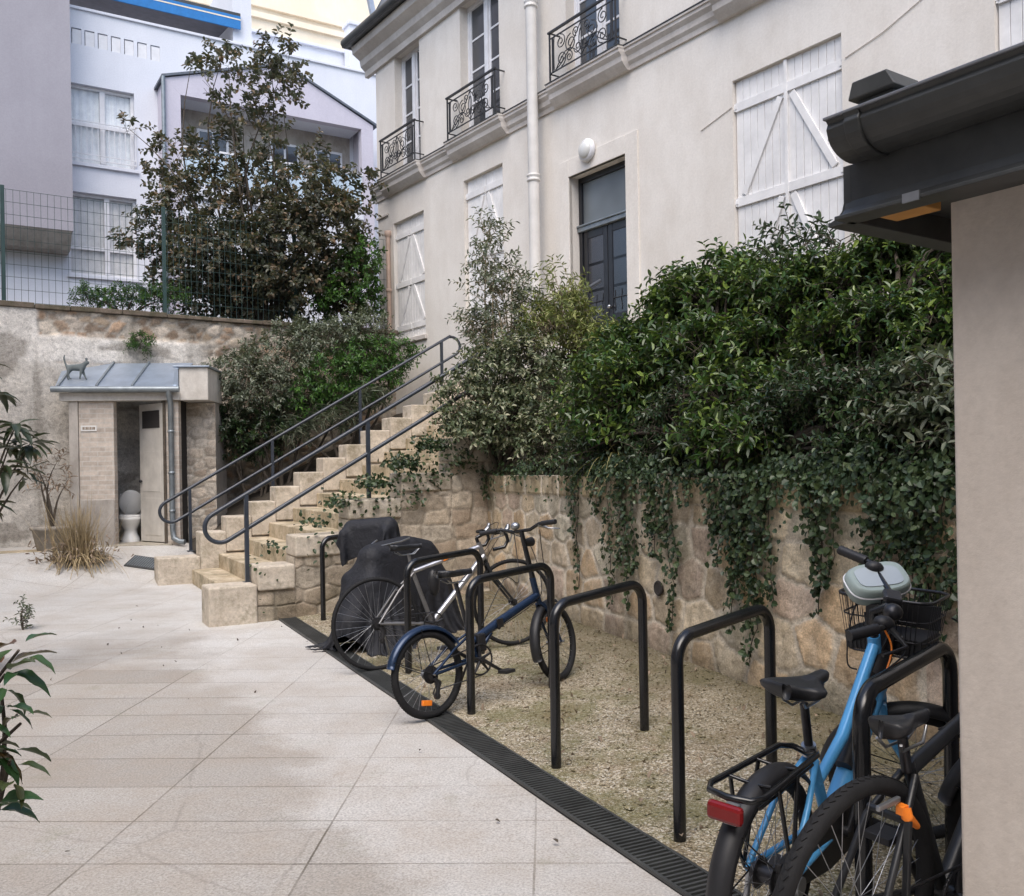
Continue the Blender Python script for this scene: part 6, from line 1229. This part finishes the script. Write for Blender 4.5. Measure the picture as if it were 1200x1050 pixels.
# strap-leaved plant with arching yellowed blades over the wall
rgp = np.random.default_rng(40); sp_ = thing('strap_plant', 'strap-leaved plant with arching yellow-green blades over the wall left of centre', 'plant', hb_(735, WD(735)+.45)); mbp = MB(); q0 = np.array([0, 0, .12])
def blade(mb, p, d, L, w, droop, n=7):
    d = np.array(d)/np.linalg.norm(d); side = np.cross(d, [0, 0, 1.0]); side = side/max(np.linalg.norm(side), 1e-6); prev = None
    for i in range(n+1):
        t = i/n; c = np.array(p)+d*L*t+np.array([0, 0, -droop*L*t*t]); ww = w*(1-t**2.2)*.5+.0006; a = mb._v([tuple(c-side*ww), tuple(c+np.array([0, 0, -ww*.5])), tuple(c+side*ww)])
        if prev is not None: mb._f([prev, prev+1, a+1, a], True); mb._f([prev+1, prev+2, a+2, a+1], True)
        prev = a
for i in range(46): a = rgp.uniform(0, 6.28); e = rgp.uniform(.5, 1.4); blade(mbp, (rgp.normal()*.10, rgp.normal()*.08, .1), (math.cos(a)*math.cos(e), math.sin(a)*math.cos(e)-.18, math.sin(e)), rgp.uniform(.35, .75), rgp.uniform(.010, .02), rgp.uniform(.5, 1.3))
mbp.build('blades', M['leaf_strap'], sp_)
# ivy on the retaining wall: ground layer along its top and hanging curtains
def ivy(name, label, strands, seed, spread=.05, dens=150, leaf=.042, top=None):
    rg = np.random.default_rng(seed); root = thing(name, label, 'ivy', (RWP[0], RWP[1], 0), math.atan2(RWD[1], RWD[0]), 'ivy hanging over the retaining wall'); P = []; mb = MB()
    for s0, z1, w in strands:
        s = s0; z = 1.52; pts = [(s, .1, 1.50), (s, -.05, 1.515)]
        while z > z1: z -= .06; s += rg.normal()*.016; pts.append((s, -.055-.012*rg.random(), z))
        mb.tube(pts, .0035, 4); pts = np.array(pts); L = 1.52-z1; n = int(dens*1.5*L*w/.05); i = rg.uniform(0, len(pts)-1.001, n); k = i.astype(int); f = (i-k)[:, None]; p = pts[k]*(1-f)+pts[k+1]*f
        taper = np.clip((p[:, 2:3]-z1)/(.45*L)+.35, .3, 1.0); p = p+rg.normal(size=(n, 3))*np.array([w, .022, .03])*np.concatenate([taper]*3, 1); p[:, 1] = np.minimum(p[:, 1], -.05)-np.abs(rg.normal(size=n))*.02; P.append(p)
    P = np.concatenate(P); n = len(P)
    if top is not None:
        a, b, m = top; m = int(m*.85); t = np.stack([rg.uniform(a, b, m), rg.normal(size=m)*.10+.02, 1.53+rg.normal(size=m)*.05+.05*rg.random(m)], 1); lob = fbm(t[:, 0]*2.2, t[:, 1]*0+seed, seed); t[:, 2] += (lob-.5)*.22; gate = fbm(t[:, 0]*3.1, t[:, 2]*0+9, seed+5) > .44; t, lob = t[gate], lob[gate]; t[:, 1] += .05*(lob < .45); t[:, 1] -= .03; t[:, 2] -= np.maximum(0, -t[:, 1]-.04)*1.1; P = np.concatenate([P, t]); n = len(P)
    D = nrm(rg.normal(size=(n, 3))*np.array([.7, .35, .5])+np.array([0, -.25, -.6])); Nn = nrm(np.array([0, -1, .45])+rg.normal(size=(n, 3))*.4); sz = leaf*rg.uniform(.55, 1.25, n)
    V, F = leafmesh(P, D, Nn, sz, sz*.86, .12, .12); npmesh('foliage', V, F, M['leaf_ivy'], root); mb.build('stems', M['bark'], root)
S_of = lambda px, py=600: onpl(px, py, RWP, RWD)[0]
Z_of = lambda px, py: onpl(px, py, RWP, RWD)[1]
def st_(*l): return [(S_of(px, py), Z_of(px, py), w) for px, py, w in l]
ivy('ivy_curtain', 'pale ivy mound spilling down the retaining wall beside the stair behind the covered scooter', st_((545, 620, .10), (560, 600, .09), (535, 640, .08), (575, 580, .08), (552, 570, .12)), 51, dens=160, top=(S_of(545), S_of(600), 500))
ivy('ivy_curtain', 'thin single trail of ivy hanging behind the handlebar of the dark blue bicycle', st_((682, 660, .018), (688, 690, .016), (676, 600, .03)), 52, dens=120, top=(S_of(605), S_of(690), 700))
ivy('ivy_curtain', 'broad ivy curtain hanging behind the empty hoop right of the dark blue bicycle', st_((720, 700, .05), (735, 655, .07), (752, 660, .08), (770, 650, .08), (790, 728, .04), (797, 665, .05), (705, 600, .07), (738, 710, .03), (815, 590, .08), (777, 625, .09)), 53, dens=115, top=(S_of(700), S_of(830), 1500))
ivy('ivy_curtain', 'long dark ivy curtain hanging behind the hoop left of the light blue bicycle', st_((850, 660, .07), (870, 690, .08), (885, 730, .07), (900, 715, .06), (915, 700, .05), (890, 775, .035), (870, 640, .08), (905, 640, .07), (875, 740, .04), (845, 620, .07)), 54, dens=115, top=(S_of(830), S_of(930), 1200))
ivy('ivy_curtain', 'ivy curtain hanging directly behind the handlebar of the light blue bicycle', st_((960, 650, .04), (975, 690, .05), (990, 680, .04), (970, 620, .06), (985, 720, .03)), 55, dens=120, top=(S_of(930), S_of(1010), 1100))
ivy('ivy_curtain', 'wide ivy curtain at the right end of the retaining wall beside the near building', st_((1030, 660, .06), (1050, 690, .06), (1070, 720, .06), (1090, 745, .06), (1108, 750, .06), (1060, 640, .07), (1100, 660, .08), (1120, 700, .08), (1140, 720, .08), (1080, 650, .08)), 56, dens=120, top=(S_of(1010), S_of(1150), 1500))
# ivy and weeds on the right cheek of the stair
rs_ = thing('stair_ivy', 'ivy creeping over the right cheek blocks of the stone stair', 'ivy', (STA[0], STA[1], 0), math.atan2(E1[1], E1[0])); rgv = np.random.default_rng(61); Pv = []
for s0, s1, n in ((1.0, 1.35, 90), (1.35, 2.0, 420), (2.0, 3.1, 1300), (3.1, 4.6, 1500), (.5, .8, 40)):
    s = rgv.uniform(s0, s1, n); y = np.abs(rgv.normal(size=n))*.22 - .06; zt = .72+.2075*np.floor((s-.575)/.36); Pv.append(np.stack([s, y, zt+.04+np.abs(rgv.normal(size=n))*.07-np.where(y < 0, rgv.uniform(0, .5, n), 0)], 1))
Pv = np.concatenate(Pv); n = len(Pv); V, F = leafmesh(Pv, nrm(rgv.normal(size=(n, 3))+np.array([0, -.4, -.1])), nrm(np.array([-.1, -.5, .8])+rgv.normal(size=(n, 3))*.4), .055*rgv.uniform(.5, 1.2, n), .045*rgv.uniform(.5, 1.2, n), .15, .1); npmesh('foliage', V, F, M['leaf_ivy'], rs_)
# tuft growing out of the rubble wall
tp_ = onpl(160, 404, BWP, BWD); tx_ = (BWP[0]+BWD[0]*tp_[0]+.12, BWP[1]+BWD[1]*tp_[0]-.16, tp_[1]-.1)
shrub('wall_tuft', 'small green tuft rooted in the rubble wall above the outhouse', 'plant', tx_, [((tx_[0], tx_[1], tx_[2]+.1), (.14, .1, .15), 60)], M['leaf_green'], M['bark'], .07, .02, 9, .16, .2, seed=62, r0=.01)
# loquat-like plant reaching in from the left, in its own pot outside the frame
def big_leaves(name, label, cat, base, whorls, mat, L, W, seed, r0=.02, pot=None):
    rg = np.random.default_rng(seed); root = thing(name, label, cat, base); b = np.array(base); P, D, N_, LL = [], [], [], []; mb = limbs((0, 0, 0), [(np.array(c)-b, 1.0) for c, n, s in whorls], r0, rg, .10)
    for c, n, s in whorls:
        for i in range(n): a = i*2.4+rg.uniform(0, .6); e = rg.uniform(-.75, .55); d = np.array([math.cos(a)*math.cos(e), math.sin(a)*math.cos(e), math.sin(e)]); P.append(np.array(c)-b+d*.02+np.array([0, 0, rg.uniform(-.06, .03)])); D.append(d); N_.append(np.array([0, 0, 1.0])+d*.35+rg.normal(size=3)*.2); LL.append(L*s*rg.uniform(.7, 1.15))
    P, D, N_, LL = map(np.array, (P, D, N_, LL)); V, F = leaf_curved(P, D, nrm(N_), LL, LL*W/L*rg.uniform(.8, 1.2, len(LL)), rg.uniform(.1, .5, len(LL))[:, None, None], .22); npmesh('foliage', V, F, mat, root, True); mb.build('stem', M['bark'], root); return root
dl = 7.2
big_leaves('loquat_plant', 'dark reddish big-leaved plant reaching in at the left edge before the outhouse', 'plant', (-4.5, 7.3, .0), [(at(px, py, dl+dz), n, s) for px, py, dz, n, s in ((-5, 455, .1, 12, 1.0), (18, 500, 0, 16, 1.1), (35, 520, .1, 14, 1.0), (5, 545, -.1, 14, 1.1), (30, 555, .05, 10, .9), (-15, 590, 0, 12, 1.0), (-12, 430, .1, 8, .8), (12, 520, .2, 14, 1.1))], M['leaf_loquat'], .185, .062, 71)
big_leaves('photinia', 'glossy dark green foreground plant with a few red leaves at the lower left edge', 'plant', (-1.62, 2.5, -.0), [(at(px, py, 2.35), n, s) for px, py, n, s in ((22, 762, 5, .9), (6, 790, 6, 1.0), (2, 815, 6, 1.0), (-25, 850, 7, 1.0), (12, 890, 6, 1.0), (-10, 925, 6, 1.1), (24, 848, 3, .6), (-12, 870, 6, 1.0))], M['leaf_photinia'], .095, .046, 72, .009)
lq = MB(); lq.lathe([(0, 0), (.2, 0), (.22, .03), (.27, .36), (.30, .365), (.30, .41), (.265, .41), (.25, .36), (0, .34)], (0, 0, 0), 26); lq.build('pot', M['clay'], bpy.data.objects['loquat_plant'])
# potted twiggy plant, dry grass clump
zp_ = float(ground_z(np.array(-7.1), np.array(14.0))); pt = thing('clay_pot', 'grey clay pot with a bare twiggy plant left of the outhouse door', 'pot', (at(62, 640, 13.9)[0], 13.9, zp_-.03)); mb = MB(); mb.lathe([(.0, 0), (.19, 0), (.215, .03), (.285, .34), (.31, .345), (.315, .40), (.28, .405), (.27, .36), (0, .34)], (0, 0, 0), 26); mb.build('pot', M['clay'], pt)
tb = pt.location; shrub('twiggy_plant', 'bare twiggy plant with withered leaves growing in the grey clay pot', 'plant', (tb[0], tb[1], tb[2]+.36), [((tb[0]+dx, tb[1]+dy, tb[2]+dz), (.10, .10, .14), n) for dx, dy, dz, n in ((-.16, 0, 1.15, 7), (.05, .05, 1.35, 8), (-.05, -.05, .95, 6), (.2, 0, 1.0, 6), (-.3, .05, 1.35, 6))], M['dead_leaf'], M['bark'], .11, .03, 5, .22, .5, seed=73, r0=.02)
dgx = at(92, 640, 13.3); zg_ = float(ground_z(np.array(dgx[0]), np.array(13.3))); dg = thing('dry_grass', 'clump of tall dry straw-coloured grass with dead leaves at its base before the outhouse', 'grass clump', (dgx[0], 13.3, zg_)); rgd = np.random.default_rng(74); mb = MB()
for i in range(420): a = rgd.uniform(0, 6.28); e = rgd.uniform(.95, 1.5); r_ = abs(rgd.normal())*.17; b_ = rgd.uniform(0, 6.28); blade(mb, (r_*math.cos(b_), r_*math.sin(b_)*.7, 0), (math.cos(a)*math.cos(e), math.sin(a)*math.cos(e), math.sin(e)), rgd.uniform(.4, 1.12), rgd.uniform(.006, .013), rgd.uniform(.02, .28), 5)
for i in range(260): a = rgd.uniform(0, 6.28); e = rgd.uniform(.3, 1.2); blade(mb, (rgd.normal()*.15, rgd.normal()*.1, .05), (math.cos(a)*math.cos(e), math.sin(a)*math.cos(e), math.sin(e)), rgd.uniform(.4, .8), rgd.uniform(.01, .02), rgd.uniform(.8, 1.5), 6)
mb.build('blades', M['straw'], dg)
n = 220; P = np.stack([rgd.normal(size=n)*.26, rgd.normal(size=n)*.22-.05, np.abs(rgd.normal(size=n))*.16+.03], 1); V, F = leafmesh(P, rdir(n, rgd, -.3), rdir(n, rgd, .6), rgd.uniform(.05, .11, n), rgd.uniform(.015, .032, n), .2, .4); npmesh('dead_leaves', V, F, M['dead_leaf'], dg)
# weeds in the joints of the paving
for px, py, lb, sd, sz in ((27, 738, 'small sapling weed growing from a joint of the paving near the left edge', 81, 1.0), ):
    g_ = gnd(px, py, .0); shrub('weed', lb, 'weed', g_, [((g_[0], g_[1], .10), (.05, .05, .07), 14), ((g_[0], g_[1], .22), (.03, .03, .08), 8)], M['leaf_silver'], M['bark'], .055, .022, 6, .12, .5, seed=sd, r0=.006)
lt = np.random.default_rng(90); n = 260; u = lt.uniform(-.5, 6.5, n); w = .25+lt.uniform(0, 2.1, n)**1.0
P = np.stack([G0[0]+GD[0]*u+GN[0]*w, G0[1]+GD[1]*u+GN[1]*w, .035+.045*(w-.18)+lt.uniform(0, .02, n)], 1); V, F = leafmesh(P, rdir(n, lt), nrm(np.array([0, 0, 1.0])+lt.normal(size=(n, 3))*.3), lt.uniform(.02, .05, n), lt.uniform(.012, .025, n), .2, .3); npmesh('fallen_leaves', V, F, M['dead_leaf'], kind='stuff')
n = 40; P = np.stack([lt.uniform(-4.5, .2, n), lt.uniform(3.3, 11, n), np.full(n, .016)], 1); V, F = leafmesh(P, rdir(n, lt), nrm(np.array([0, 0, 1.0])+lt.normal(size=(n, 3))*.2), lt.uniform(.015, .035, n), lt.uniform(.01, .02, n), .2, .3); npmesh('paving_litter', V, F, M['bark'], kind='stuff')
# ------------------------------------------------------------------ light and camera
w = bpy.data.worlds.new('World'); sc.world = w; w.use_nodes = True; nt = w.node_tree; bg = nt.nodes['Background']
sky = nt.nodes.new('ShaderNodeTexSky'); sky.sky_type = 'NISHITA'; sky.sun_disc = False; SE, SR = R(58), R(188)
sky.sun_elevation = SE; sky.sun_rotation = SR; sky.air_density = 1.0; sky.dust_density = 2.5; sky.ozone_density = .6
nt.links.new(sky.outputs[0], bg.inputs[0]); bg.inputs[1].default_value = .12
sd = bpy.data.lights.new('sun', 'SUN'); sd.energy = 1.0; sd.angle = R(50); sd.color = (1.0, .955, .90); so = bpy.data.objects.new('sun', sd); COL.objects.link(so)
dv = Vector((math.sin(SR)*math.cos(SE), math.cos(SR)*math.cos(SE), math.sin(SE))); so.rotation_euler = dv.to_track_quat('Z', 'Y').to_euler(); so.location = (0, 0, 30)
cd = bpy.data.cameras.new('camera'); cam = bpy.data.objects.new('camera', cd); COL.objects.link(cam)
cd.sensor_width = 36; cd.lens = 36*FPX/1200; cd.shift_y = 20/1200; cd.clip_start = .05; cd.clip_end = 500
cam.matrix_world = Matrix(((_c, _s, 0, 0), (0, 0, -1, 0), (-_s, _c, 0, EYE), (0, 0, 0, 1))); sc.camera = cam
sc.view_settings.view_transform = 'Standard'; sc.view_settings.look = 'None'; sc.view_settings.exposure = 1.36; sc.view_settings.gamma = 1
sc.render.engine = 'CYCLES'; sc.cycles.max_bounces = 8; sc.cycles.diffuse_bounces = 4; sc.cycles.transparent_max_bounces = 8; sc.cycles.use_denoising = True
